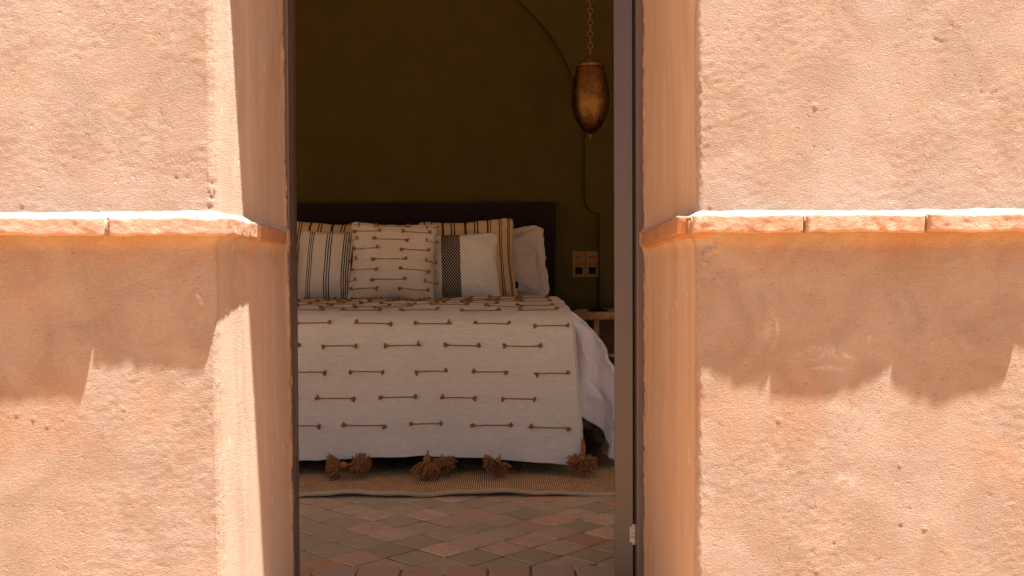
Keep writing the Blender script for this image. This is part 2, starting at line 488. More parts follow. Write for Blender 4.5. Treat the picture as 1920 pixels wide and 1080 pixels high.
# inner skin of the front wall
o = box_obj('wall_front', (RX0 - .2, 2.41, -0.005), (-2.95, RY0, RZ), M_cream); tag(o, kind='structure')
for a, b in ((-1.02, -0.535), (0.36, 1.02), (2.38, RX1 + .2)):  # gaps between piers are unseen openings added to light the bed
    box_obj('wall_front_pier', (a, 2.41, -0.005), (b, RY0, 2.4495), M_cream, o)
box_obj('wall_front_top', (-2.9495, 2.41, 2.45), (RX1 + .2, RY0, RZ), M_cream, o)

# ------------------------------------------------------------------ house wall: rough stucco facade with brick ledge
wall = empty('house_wall', (0, 0, 0))
tag(wall, 'salmon rough stucco house wall with a thin brick ledge running either side of the doorway', 'wall')
FY = 1.82
ZB, ZT = 0.907, 0.9385        # brick bottom and top
XL, XR = -0.512, 0.344
LINTEL = 2.31

def spaced(a, b, fa, fb, fine, coarse_ratio=1.12):
    """coordinates from a to b, fine between fa and fb"""
    xs = list(np.arange(fa, fb + 1e-9, fine))
    s = fine
    x = xs[-1]
    while x < b - s:
        s *= coarse_ratio; x += s
        if x < b: xs.append(x)
    if xs[-1] < b: xs.append(b)
    s = fine; x = xs[0]; pre = []
    while x > a + s:
        s *= coarse_ratio; x -= s
        if x > a: pre.append(x)
    pre.append(a)
    return np.array(pre[::-1] + xs)

def ledge_profile(z, nz_under):
    """share of ledge projection at height z (0..1), plaster only"""
    o = np.zeros_like(z)
    up = (z > ZT - 0.0015) & (z <= ZT + 0.0105)
    o = np.where(up, 0.86 * (1 - (z - ZT + .0015) / 0.012) ** 0.95, o)
    mid = (z >= ZB + .0015) & (z <= ZT - 0.0015)
    o = np.where(mid, 0.80, o)
    lo = (z < ZB + .0015) & (z > ZB - 0.028)
    t = np.clip((ZB + .0015 - z) / 0.0295, 0, 1)
    o = np.where(lo, 0.62 * (1 - t) ** 2.2, o)
    return o

def facade(side):
    s = -1 if side == 'L' else 1
    cornx = XL if s < 0 else XR
    rad = 0.010
    # path coordinate u : distance from corner, negative along the outer wall, positive along reveal
    flat = spaced(-0.535 if s < 0 else -0.68, -rad * 0.8, -0.52 if s < 0 else -.60, -rad * 0.8, 0.0031, 1.10)
    arc = np.linspace(0, math.pi / 2, 13)
    rev_len = 2.385 - FY - rad
    rev = np.concatenate([np.arange(0.003, rev_len - 0.02, 0.0042), np.linspace(rev_len - 0.018, rev_len, 8)])
    px = []; py = []; nx = []; ny = []; u = []; kind = []
    for q in flat:
        px.append(cornx + s * (rad + (-q - rad * 0.8))); py.append(FY); nx.append(0.0); ny.append(-1.0); u.append(q); kind.append(0)
    for a in arc[1:-1]:
        px.append(cornx + s * rad * (1 - math.sin(a))); py.append(FY + rad * (1 - math.cos(a)))
        nx.append(-s * math.sin(a)); ny.append(-math.cos(a)); u.append(a * rad); kind.append(0)
    for q in rev:
        splay = (0.010 if s < 0 else -0.0165) * q / rev_len
        px.append(cornx + splay); py.append(FY + rad + q); nx.append(-s * 1.0); ny.append(0.0); u.append(rad + q); kind.append(1)
    px, py, nx, ny, u, kind = map(np.array, (px, py, nx, ny, u, kind))
    zs = spaced(-0.004, LINTEL, 0.27, 1.36, 0.0033, 1.10)
    led = np.unique(np.round(np.concatenate([np.linspace(ZB - .029, ZB + .001, 12), [ZB + .0016], np.linspace(ZB + .003, ZT - .003, 8), [ZT - .0016, ZT - .0014], np.linspace(ZT, ZT + .014, 9)]), 5))
    zs = np.concatenate([zs[zs < ZB - .030], led, zs[zs > ZT + .0155]])
    nu, nz = len(px), len(zs)
    U, Z = np.meshgrid(u, zs, indexing='ij')
    PX = np.repeat(px[:, None], nz, 1); PY = np.repeat(py[:, None], nz, 1)
    NX = np.repeat(nx[:, None], nz, 1); NY = np.repeat(ny[:, None], nz, 1)
    K = np.repeat(kind[:, None], nz, 1).astype(float)
    seed = 5 if s < 0 else 77
    # relief
    C = U + (0 if s < 0 else 40)
    c18, s18 = math.cos(R(20)), math.sin(R(20)) * (-s)
    A = C * c18 + Z * s18; B = -C * s18 + Z * c18
    rough = 1 - 0.75 * sstep(0.0, 0.03, U)
    if s < 0: rough = np.where(U > 0, np.maximum(rough, 0.85 - 0.75 * sstep(.17, .25, U)), rough)
    h = 0.0011 * fbm(A * 2.2, B * 2.8, seed, 1)
    patch = sstep(-0.45, 0.55, fbm(A * 8, B * 11, seed + 9, 3))
    h += rough * (0.00030 * fbm(A * 85, B * 140, seed + 3, 2, 0.6) * (0.25 + 0.9 * patch))
    ridge = 1 - np.abs(fbm(A * 26, B * 60, seed + 21, 3, 0.6))
    h += rough * 0.0004 * np.clip(ridge - 0.82, 0, 1) * patch
    # trowel gouges
    rg = random.Random(seed)
    stain = np.zeros(U.shape + (3,)); sm = np.zeros(U.shape)
    def gouge(cu, cz, L, wd, ang, dep, tint=0.0):
        nonlocal h
        du = (U - cu) * math.cos(ang) + (Z - cz) * math.sin(ang); dz = -(U - cu) * math.sin(ang) + (Z - cz) * math.cos(ang)
        m = np.exp(-(du / L) ** 4 - (dz / wd) ** 2)
        h -= dep * m
        stain[..., 2] = np.maximum(stain[..., 2], tint * m)
    for _ in range(26):
        gouge(rg.uniform(-0.62, -0.02), rg.uniform(0.28, 1.34), rg.uniform(.004, .013), rg.uniform(.0012, .002), rg.uniform(-0.7, 0.7), rg.uniform(.0004, .0010), rg.choice((0, 0, 0.35)))
    for _ in range(14):
        gouge(rg.uniform(-0.62, 0.02), rg.uniform(0.28, 1.34), rg.uniform(.0014, .0028), rg.uniform(.0012, .0022), 0, rg.uniform(.001, .002), rg.choice((0, .3, .6)))
    for _ in range(14):   # bits of grit standing proud
        gouge(rg.uniform(-0.62, -0.02), rg.uniform(0.28, 1.34), rg.uniform(.002, .004), rg.uniform(.002, .004), 0, -rg.uniform(.001, .002))
    # wavy corner
    edge = np.exp(-((U - 0.008) / 0.03) ** 2)
    h += edge * (0.0012 * fbm(Z * 9, Z * 0 + 3, seed + 5, 3)) + edge * 0.0005 * fbm(U * 90, Z * 90, seed + 7, 2)
    # ragged plaster bead where reveal meets the metal frame
    ul = u[-1]
    bead = sstep(ul - 0.030, ul - 0.010, U)
    h += bead * (0.0030 + 0.0018 * fbm(Z * 34, U * 60, seed + 11, 4, 0.7)) * (1 - 0.9 * sstep(ul - .004, ul, U))
    chips = sstep(0.42, 0.62, fbm(Z * 30, U * 60 + 7, seed + 13, 3)) * sstep(ul - .02, ul - .006, U)
    h -= chips * 0.0025
    # ledge projection in plaster
    pu = 0
    if s < 0: pin = 0.027 - 0.018 * np.clip((U - .02) / 0.5, 0, 1)
    else: pin = 0.024 - 0.009 * np.clip((U - .02) / 0.5, 0, 1)
    
    blend = sstep(0, math.pi / 2, np.arctan2(np.abs(NX), np.maximum(-NY, 1e-6)))
    P = np.where(K > 0, pin, 0.0335 * (1 - blend) + pin * blend)
    dz = 0.0016 * fbm(U * 7, U * 0 + 2, seed + 17, 2) + 0.0009 * fbm(U * 45, U * 0 + 2, seed + 18, 2) * (Z > ZT) + np.where(s > 0, -0.012 * sstep(.05, .5, U), -0.004 * sstep(.0, .5, U))
    Zm = Z
    prof = ledge_profile(Z, 0)
    mit = 1 / np.maximum(np.maximum(np.abs(NX), np.abs(NY)), 1e-6) ** 0.85
    lo = P * prof * mit
    irregular = 1 + 0.10 * fbm(U * 16, Z * 50, seed + 19, 3)
    lo = lo * irregular
    h = h * (1 - 0.6 * (prof > 0.3))
    D = h + lo
    inled = ((Z > ZB - 0.03) & (Z < ZT + .016)).astype(float)
    VX = PX + NX * D; VY = PY + NY * D; VZ = Z + dz * inled * 1.0
    # neighbours above and below follow the sagging ledge
    fall = np.exp(-(np.maximum(np.abs(Z - 0.922) - 0.02, 0) / 0.05) ** 2) * (1 - inled)
    VZ = VZ + dz * fall
    if s < 0: VX = VX - (Z - 0.85) * 0.012
    # ochre wash round the ledge, stains
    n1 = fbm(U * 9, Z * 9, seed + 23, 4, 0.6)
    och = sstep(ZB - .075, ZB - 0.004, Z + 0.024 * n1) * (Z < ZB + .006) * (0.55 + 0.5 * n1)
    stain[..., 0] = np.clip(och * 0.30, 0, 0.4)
    stain[..., 0] = np.maximum(stain[..., 0], 0.42 * sstep(-0.09, -0.005, U) * sstep(0.86, 0.55, Z) * (0) )
    stain[..., 0] = np.maximum(stain[..., 0], 0.55 * bead + 0.10 * (U > 0.02))
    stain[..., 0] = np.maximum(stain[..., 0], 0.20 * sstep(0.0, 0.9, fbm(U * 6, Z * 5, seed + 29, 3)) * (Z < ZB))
    if s > 0:
        stain[..., 0] = np.maximum(stain[..., 0], 0.6 * ((Z > ZB - .006) & (Z < ZT + .001) & (U > -0.02)))
    stain[..., 1] = np.maximum(stain[..., 1], 0.25 * ((Z > ZT - .001) & (Z < ZT + .012)) * (U < 0.03))  # ledge top whitened in colour where its slope catches the sun
    # vertical drips on the reveals
    drip = sstep(0.0, 1.1, fbm(U * 26 + 0.4 * fbm(Z * 3, U, 5, 2), Z * 3.5, seed + 31, 4)) * (U > 0.03)
    stain[..., 1] = np.maximum(stain[..., 1], 0.12 * drip)
    drip = sstep(0.0, 1.1, fbm(U * 22 + 0.4 * fbm(Z * 3, U, 8, 2), Z * 3.0, seed + 37, 4)) * (U > 0.03)
    stain[..., 2] = np.maximum(stain[..., 2], 0.10 * drip)
    stain[..., 2] = np.maximum(stain[..., 2], 0.85 * chips * (fbm(Z * 60, U * 60, seed + 41, 2) > -0.2))
    def chalk(pts, wd, amt):
        # pts in photo-wall coordinates (X, Z) on the outer face
        for (x0, z0), (x1, z1) in zip(pts[:-1], pts[1:]):
            d = np.array([x1 - x0, z1 - z0]); L2 = (d ** 2).sum()
            t = np.clip(((PX - x0) * d[0] + (Z - z0) * d[1]) / L2, 0, 1)
            dist = np.hypot(PX - x0 - t * d[0], Z - z0 - t * d[1])
            m = np.exp(-(dist / wd) ** 2) * (0.55 + 0.6 * fbm(PX * 160, Z * 160, 3, 2)) * (U < 0)
            stain[..., 1] = np.clip(np.maximum(stain[..., 1], amt * m), 0, 1)
    def wx(a, b): return ((a - 945) * FY / 1920, EYE - (b - 500) * FY / 1920)
    if s > 0:
        chalk([wx(1457, 600), wx(1460, 625), wx(1450, 655)], .0035, .26)
        chalk([wx(1450, 590), wx(1438, 640)], .012, .14)
        chalk([wx(1490, 672), wx(1530, 655), wx(1575, 662), wx(1605, 678)], .004, .26)
        chalk([wx(1500, 668), wx(1570, 664)], .014, .16)
        chalk([wx(1525, 694), wx(1560, 692), wx(1588, 697)], .0025, .24)
        chalk([wx(1634, 636), wx(1636, 644)], .004, .26)
        chalk([wx(1560, 760), wx(1600, 775)], .02, .16)
        chalk([wx(1575, 900), wx(1600, 905)], .012, .2)
        # broken blob of mortar by the corner under the ledge
        for (a, b, w_, d_) in ((1318, 478, .007, .006), (1330, 470, .006, .004), (1345, 462, .010, .004), (1322, 492, .004, .005)):
            x0, z0 = wx(a, b)
            h2 = d_ * np.exp(-(((PX - x0) / w_) ** 2 + ((Z - z0) / w_) ** 2)) * (1 + .4 * fbm(PX * 300, Z * 300, 9, 2)) * (U < 0)
            VY -= h2
    else:
        chalk([wx(372, 553), wx(378, 566)], .003, .35)
        # dark scars in the corner above the ledge
        for (a, b, w_, d_) in ((403, 361, .006, .9), (401, 372, .004, .7), (398, 388, .004, .5), (402, 345, .003, .5)):
            x0, z0 = wx(a, b)
            m = np.exp(-(((PX - x0) / w_) ** 2 + ((Z - z0) / w_) ** 2)) * sstep(-.3, .3, fbm(PX * 240, Z * 240, 9, 2))
            stain[..., 2] = np.maximum(stain[..., 2], d_ * m * (U < .012)); VY += .004 * m
    for _ in range(12):    # specks of lime on the reveal
        cu = rg.uniform(0.03, 0.52); cz = rg.uniform(0.3, 1.3)
        m = np.exp(-((U - cu) / .004) ** 2 - ((Z - cz) / rg.uniform(.002, .009)) ** 2)
        stain[..., 1] = np.maximum(stain[..., 1], 0.6 * m)
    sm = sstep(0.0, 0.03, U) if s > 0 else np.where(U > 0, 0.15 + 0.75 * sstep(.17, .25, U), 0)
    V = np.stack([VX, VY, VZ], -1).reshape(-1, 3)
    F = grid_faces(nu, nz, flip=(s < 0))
    smc = np.zeros(U.shape + (3,)); smc[..., 0] = sm; smc[..., 1] = sstep(0.005, 0.03, U); smc[..., 2] = sstep(0.004, 0.02, U) * (s < 0)  # second and third channels mask the painted lightening and greying of the reveals
    me = mesh_np('plaster', V, F, colors={'stain': np.clip(stain, 0, 1).reshape(-1, 3), 'smooth': smc.reshape(-1, 3)})
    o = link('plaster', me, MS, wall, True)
    return o

pl = facade('L'); pr = facade('R')
# wall core behind the plaster skins, plaster above the lintel
core = MB()  # core split at the added light openings, out of view
core.box((-1.02, FY + 0.02, -0.003), (-0.545, 2.405, LINTEL + .0495))
core.box((0.375, FY + 0.02, -0.003), (1.02, 2.405, LINTEL + .0495))
core.box((-3.3, FY, -0.003), (-2.95, 2.405, LINTEL + .0495))
core.box((2.38, FY, -0.003), (2.65, 2.405, LINTEL + .0495))
core.box((-4.2, FY + 0.02, LINTEL + .05), (4.2, 2.405, 3.35))
core.build('wall_core', MS, wall)
MB().box((-4.25, FY, LINTEL + 0.0505), (4.25, FY + 0.0195, 3.36), 0.004).build('upper_plaster', MS, wall)
MB().box((-0.535, FY + .001, LINTEL + 0.0007), (0.365, 2.40, LINTEL + .0495), 0.004).build('lintel_soffit', MS, wall)

# bricks of the ledge
def brick_mesh(L, pfun, zfun=None, res=0.004, seed=1, h=ZT - ZB, depth=0.05, rnd=0.0035, fine=True):
    """local: x 0..L, front at y=-pfun(x), z 0..h"""
    nxs = max(6, int(L / res)) if fine else 6
    xs = np.linspace(0, L, nxs)
    # profile from top back over the front to bottom back
    prof = [(depth, h)]
    for a in np.linspace(0, math.pi / 2, 4): prof.append((rnd - rnd * math.sin(a), h - rnd + rnd * math.cos(a)))
    nf = 9 if fine else 2
    for zz in np.linspace(h - rnd, rnd, nf + 2)[1:-1]: prof.append((0.0, zz))
    for a in np.linspace(0, math.pi / 2, 4): prof.append((rnd - rnd * math.cos(a), rnd - rnd * math.sin(a)))
    prof.append((depth, 0))
    prof = np.array(prof)
    X, Q = np.meshgrid(xs, np.arange(len(prof)), indexing='ij')
    PYv = prof[Q, 0]; PZv = prof[Q, 1]
    front = (PYv < depth * 0.9)
    pe = np.array([pfun(x) for x in xs])[:, None]
    # rounded ends
    e = np.minimum(X, L - X); endr = rnd * (1 - np.sqrt(np.clip(1 - (1 - np.clip(e / rnd, 0, 1)) ** 2, 0, 1)))
    n = fbm(X * 60, PZv * 60 + 3, seed, 3, 0.6) if fine else 0 * X
    wv = fbm(X * 14, PZv * 14, seed + 3, 2)
    Y = -pe + PYv + endr * front - (0.0008 * n + 0.0006 * wv) * front
    Zz = PZv + (np.array([zfun(x) for x in xs])[:, None] if zfun else 0) + 0.0013 * fbm(X * 40, PYv * 20, seed + 5, 4, .6) * front + (h / 2 - PZv) * endr * 14 * front * 0.5
    Y = np.where(front, Y, np.maximum(Y, -pe + PYv))
    V = np.stack([X, Y, Zz], -1).reshape(-1, 3)
    m = len(prof)
    F = [tuple(f) for f in grid_faces(nxs, m)]
    F.append(tuple(range(m))); F.append(tuple(range((nxs - 1) * m, nxs * m))[::-1])
    me = mesh_np('brick', V, F)
    bm = bmesh.new(); bm.from_mesh(me); bmesh.ops.recalc_face_normals(bm, faces=bm.faces); bm.to_mesh(me); bm.free()
    return me

def lerp_fun(pts):
    xs = [p[0] for p in pts]; ys = [p[1] for p in pts]
    return lambda x: float(np.interp(x, xs, ys))
def smooth_fun(pts):
    xs = np.array([p[0] for p in pts]); ys = np.array([p[1] for p in pts])
    c = np.polyfit(xs, ys, min(len(pts) - 1, 3))
    return lambda x: float(np.polyval(c, x))

def put_brick(me, loc, rz=0, m=MBR, name='brick'):
    o = link(name, me, m, wall, True)
    o.location = loc; o.rotation_euler = (0, 0, rz)
    return o
def fx(px_): return (px_ - 945) * 1.785 / 1920
# left outer: A, B  (front shares of projection read from their shadows)
a0, a1 = fx(202) - 0.213, fx(200.5)
put_brick(brick_mesh(a1 - a0, smooth_fun([(0, 0.0398), (.08, 0.0414), (.15, 0.0422), (.213, 0.0418)]), seed=3), (a0, FY, ZB))
b0, b1 = fx(205), fx(424)
put_brick(brick_mesh(b1 - b0, smooth_fun([(0, 0.0332), (.05, 0.0326), (.12, 0.0328), (.16, 0.0338), (.206, 0.0348)]), seed=8), (b0, FY, ZB - .0005))
x = a0 - .0035
for k in range(0):
    me = brick_mesh(.21, lambda q: .046 + .002 * math.sin(k * 2 + q * 20), seed=20 + k, fine=(k < 1))
    put_brick(me, (x - .21, FY, ZB)); x -= .2145
# right outer
r0, r1 = fx(1300), fx(1507)
put_brick(brick_mesh(r1 - r0, smooth_fun([(0, 0.0344), (.05, 0.0340), (.10, 0.0348), (.15, 0.0369), (.191, 0.0384)]), seed=12), (r0, FY, ZB + .0005))
r0, r1 = fx(1512), fx(1739)
put_brick(brick_mesh(r1 - r0, smooth_fun([(0, 0.0410), (.05, 0.0408), (.12, 0.0392), (.17, 0.0367), (.21, 0.0332)]), seed=13), (r0, FY, ZB + .0008))
r0, r1 = fx(1742), fx(1742) + .208
put_brick(brick_mesh(r1 - r0, smooth_fun([(0, 0.0379), (.05, 0.0402), (.10, 0.0410), (.16, 0.0394), (.208, 0.0348)]), seed=14), (r0, FY, ZB + .001))
x = r1 + .0035
for k in range(0):
    me = brick_mesh(.21, (lambda kk: (lambda q: .046 + .003 * math.sin(kk * 2 + q * 20)))(k), seed=40 + k, fine=(k < 1))
    put_brick(me, (x, FY, ZB + .001)); x += .2145
# left reveal bricks (front faces +x)
dzl = lambda L, a, b: (lambda q: a + (b - a) * q / L)
put_brick(brick_mesh(.235, lerp_fun([(0, .0310), (.235, .0295)]), dzl(.235, 0.0, -.002), seed=15), (XL, 1.790, ZB), R(90))
put_brick(brick_mesh(.325, lerp_fun([(0, .0295), (.325, .0135)]), dzl(.325, -.002, -.006), seed=16, res=.006, rnd=.0025), (XL + .002, 2.025, ZB), R(90), MPL)
# right reveal (front faces -x)
def sagr(q): t = 1 - q / .545; return -.0135 * (t ** .8) + .001 * math.sin(q * 30)
sag = lambda q: -.0125 * (min(1, (0.52 - q) / .52)) ** 1.2
put_brick(brick_mesh(.52, lambda q: .0285 - .006 * (1 - q / .52) + .001 * math.sin(q * 22), lambda q: sag(q), seed=18, res=.006, rnd=.003), (XR - .0135 * 0.5, 2.345, ZB), R(-90), MPL)

# ------------------------------------------------------------------ door frame and open door leaf
fr = empty('door_frame', (0, 2.40, 0))
tag(fr, 'dark brown metal door frame set into the rough stucco reveals', 'door frame')
loc = lambda x, y, z: (x, y - 2.40, z)
box_obj('jamb', loc(-0.53, 2.391, 0.0), loc(-0.4990, 2.455, 2.362), M_frame, fr, 0.0025)
box_obj('jamb_lip', loc(-0.4985, 2.43, 0.0), loc(-0.4972, 2.47, 2.362), M_leaf, fr, 0.0006)
box_obj('jamb', loc(0.3105, 2.391, 0.0), loc(0.345, 2.455, 2.362), M_frame, fr, 0.0025)
box_obj('gap_shade_strip', loc(0.3055, 2.425, 0.0), loc(0.3100, 2.47, 2.362), M_gap_shade, fr)  # black strip standing in for the shaded gap between leaf and frame
box_obj('frame_head', loc(-0.53, 2.391, 2.3625), loc(0.345, 2.455, 2.405), M_frame, fr, 0.0025)
# leaf opened inwards past ninety degrees, seen on its hinge edge
hx, hy = 0.2635, 2.452
lf = empty('door_leaf', (hx, hy, 0), (0, 0, R(-24)))
tag(lf, 'taupe brown metal door leaf standing open inwards, seen along its hinge edge', 'door')
# local: y = width direction, x = thickness
TH = 0.046
c24, s24 = math.cos(R(24)), math.sin(R(24))
box_obj('stile', (0.0, 0.0, 0.012), (TH / c24 * 0.965, 0.085, 2.345), M_leaf, lf, 0.0022)
box_obj('stile', (0.0, 0.70, 0.012), (TH, 0.785, 2.345), M_leaf, lf, 0.0022)
box_obj('rail', (0.002, 0.0853, 0.012), (TH - .002, 0.6997, 0.30), M_leaf, lf, 0.002)
box_obj('rail', (0.002, 0.0853, 2.25), (TH - .002, 0.6997, 2.345), M_leaf, lf, 0.002)
box_obj('rail', (0.002, 0.0853, 1.05), (TH - .002, 0.6997, 1.12), M_leaf, lf, 0.002)
box_obj('pane', (0.018, 0.0856, 0.302), (0.026, 0.6994, 1.048), M_glass, lf)
box_obj('pane', (0.018, 0.0856, 1.122), (0.026, 0.6994, 2.248), M_glass, lf)
hg = MB()
hz = W(1184, 1004, 2.43).z
hg.tube([(0.3075, 2.4235, hz - .024), (0.3075, 2.4235, hz + .024)], 0.0048, 14)
hg.box((0.2975, 2.4255, hz - .020), (0.3070, 2.4285, hz + .018), 0.001)
h_o = hg.build('hinge', M_hinge, fr, False); h_o.location = (0, -2.40, 0)
h_o['label'] = 'worn bare metal hinge low in the gap beside the leaf'

# ------------------------------------------------------------------ floor tiles
def tile_mesh(s, th, seed, bev=0.0042):
    bm = bmesh.new(); rg = random.Random(seed)
    j = lambda: rg.uniform(-.0022, .0022)
    h = s / 2
    bot = [bm.verts.new((sx * h, sy * h, -th)) for sx, sy in ((-1, -1), (1, -1), (1, 1), (-1, 1))]
    jj = [(j(), j()) for _ in range(4)]
    mid = [bm.verts.new((sx * h + a, sy * h + b, -bev)) for (sx, sy), (a, b) in zip(((-1, -1), (1, -1), (1, 1), (-1, 1)), jj)]
    top = [bm.verts.new((sx * (h - bev) + a, sy * (h - bev) + b, rg.uniform(-.0008, .0008))) for (sx, sy), (a, b) in zip(((-1, -1), (1, -1), (1, 1), (-1, 1)), jj)]
    for a, b in ((bot, mid), (mid, top)):
        for k in range(4): bm.faces.new((a[k], a[(k + 1) % 4], b[(k + 1) % 4], b[k]))
    bm.faces.new(top)
    me = bpy.data.meshes.new('tile'); bm.to_mesh(me); bm.free(); me.materials.append(MT)
    return me
tms = [tile_mesh(0.1152, 0.014, k) for k in range(6)]
TCOL = [(a * 1.56, b * 1.46, c * 1.32) for a, b, c in [(0.34, 0.275, 0.165), (0.30, 0.255, 0.16), (0.40, 0.31, 0.20), (0.36, 0.29, 0.20), (0.45, 0.28, 0.19), (0.46, 0.24, 0.15), (0.42, 0.20, 0.115), (0.48, 0.33, 0.25)]]
TW = [4.5, 3, 4, 4, 2.6, 1.2, 0.8, 3]
P = 0.1205
A45 = R(46)
rt = random.Random(11)
cells = []
YB = 2.868      # border row starts below this
for i in range(-60, 60):
    for jx in range(-60, 60):
        cx = (i * P) * math.cos(A45) - (jx * P) * math.sin(A45) - 0.02
        cy = (i * P) * math.sin(A45) + (jx * P) * math.cos(A45) + 3.9
        if RX0 + .05 < cx < RX1 - .05 and YB + 0.0 < cy < RY1 - .05:
            cells.append((cx, cy))
def seen(cx, cy): return -0.95 < cx < 0.75 and cy < 4.25
vis = [c for c in cells if seen(*c)]; vis.sort(key=lambda c: c[1]); near = vis[:240]
far_set = [c for c in cells if c not in set(near)]
rows = []
for ry in range(4):
    yy = YB - 0.062 - ry * P
    for kx in range(-9, 8):
        xx = kx * P + 0.036 * (ry % 2) + .012
        if -0.52 < xx < 0.33 or yy > 2.56: rows.append((xx, yy))
nrow = [r_ for r_ in rows if -0.8 < r_[0] < .6 and r_[1] > 2.5]
def put_tile(cx, cy, rz, k):
    o = bpy.data.objects.new('tile', rt.choice(tms)); col.objects.link(o); o.parent = floor
    sk = rt.choices(TCOL, TW)[0]; v = rt.uniform(.90, 1.18)
    o.color = (sk[0] * v, sk[1] * v, sk[2] * v, 1)
    o.location = (cx, cy, 0.0085 + rt.uniform(-.0012, .0012)); o.rotation_euler = (rt.uniform(-.008, .008), rt.uniform(-.008, .008), rz + rt.uniform(-.012, .012))
for k, (cx, cy) in enumerate(near):
    if cy - 0.085 < YB:   # cut tiles at the border: shift slightly beneath the border row
        pass
    put_tile(cx, cy, A45, k)
for k, (cx, cy) in enumerate(nrow):
    o = bpy.data.objects.new('tile', tms[k % 6]); col.objects.link(o); o.parent = floor
    sk = rt.choice([(0.58, 0.34, 0.23), (0.56, 0.30, 0.19), (0.54, 0.37, 0.25), (0.58, 0.42, 0.30)]); o.color = (*sk, 1)
    o.location = (cx, cy, 0.0098); o.rotation_euler = (0, 0, rt.uniform(-.01, .01))
# the rest of the tiling, out of the picture or under rug and bed
bmf = bmesh.new()
for (cx, cy, rz) in [(a, b, A45) for a, b in far_set] + [(a, b, 0) for a, b in rows if (a, b) not in set(nrow)]:
    h = 0.058; cs, sn_ = math.cos(rz), math.sin(rz)
    top = [bmf.verts.new((cx + a * cs - b * sn_, cy + a * sn_ + b * cs, 0.0085)) for a, b in ((-h, -h), (h, -h), (h, h), (-h, h))]
    bot = [bmf.verts.new((v.co.x, v.co.y, -0.005)) for v in top]
    bmf.faces.new(top)
    for k in range(4): bmf.faces.new((bot[k], bot[(k + 1) % 4], top[(k + 1) % 4], top[k]))
me = bpy.data.meshes.new('tile_field'); bmf.to_mesh(me); bmf.free()
o = link('tile_field', me, MT, floor); o.color = (0.38, 0.29, 0.19, 1); o['kind'] = 'stuff'
# doorstep slab under the frame
box_obj('threshold', (-0.53, 1.865, -0.25), (0.36, 2.40, 0.004), MS, floor, 0.001)

# ------------------------------------------------------------------ rug
RUGX0, RUGX1, RUGY0, RUGY1 = -2.3, 0.95, 3.735, 5.2
def rug_z(x, y):
    e = np.exp(-(y - RUGY0) / 0.10)
    w = np.maximum(0, fbm(x * 5.2 + 1.3, y * 0 + 4, 51, 2)) + 0.15 * vnoise(x * 14, y * 0, 9)
    return 0.0195 + 0.017 * e * w + 0.0012 * fbm(x * 12, y * 12, 5, 2)
def rug_y(x, y):
    return y + (0.010 * fbm(x * 3.1, x * 0 + 1, 61, 3)) * np.exp(-(y - RUGY0) / 0.2)
xs = np.linspace(RUGX0, RUGX1, 420); ys = np.concatenate([np.linspace(RUGY0, RUGY0 + .4, 40), np.linspace(RUGY0 + .42, RUGY1, 16)])
X, Y = np.meshgrid(xs, ys, indexing='ij')
V = np.stack([X, rug_y(X, Y), rug_z(X, Y)], -1).reshape(-1, 3)
me = mesh_np('rug', V, grid_faces(len(xs), len(ys)))
rug = link('rug', me, M_rug, None, True)
sol = rug.modifiers.new('thick', 'SOLIDIFY'); sol.thickness = 0.008; sol.offset = -1
tag(rug, 'brown woven jute rug with fine cream ribs lying under the foot of the bed', 'rug')
mb = MB()
pts = [(x, float(rug_y(np.array(x), np.array(RUGY0))) - .003, float(rug_z(np.array(x), np.array(RUGY0))) - .004) for x in np.linspace(RUGX0, RUGX1, 380)]
mb.tube(pts, 0.0085, 8)
mb.build('edge_binding', M_bind, rug, True)

# ------------------------------------------------------------------ bed
BX0, BX1, BY0, BY1, BZ = -1.49, 0.275, 4.16, 5.97, 0.655
bed = empty('bed', ((BX0 + BX1) / 2, 5.0, 0))
tag(bed, 'wide bed with dark maroon upholstered headboard against the olive wall', 'bed')
bl = lambda x, y, z: (x - bed.location.x, y - 5.0, z)
box_obj('bed_base', bl(BX0 + .03, BY0 + .06, 0.10), bl(BX1 - .03, BY1, 0.36), M_base, bed, .01)
box_obj('mattress', bl(BX0, BY0, 0.362), bl(BX1, BY1 - .01, BZ - .01), M_duvet, bed, .05)
box_obj('headboard', bl(-1.52, 5.985, 0.08), bl(0.302, 6.055, 1.226), M_head, bed, .012)
for x in (BX0 + .08, BX1 - .13):
    for y in (BY0 + .10, BY1 - .12):
        box_obj('leg', bl(x, y, 0.03 if y < 5.1 else 0.0088), bl(x + .05, y + .05, 0.099), M_base, bed, .004)

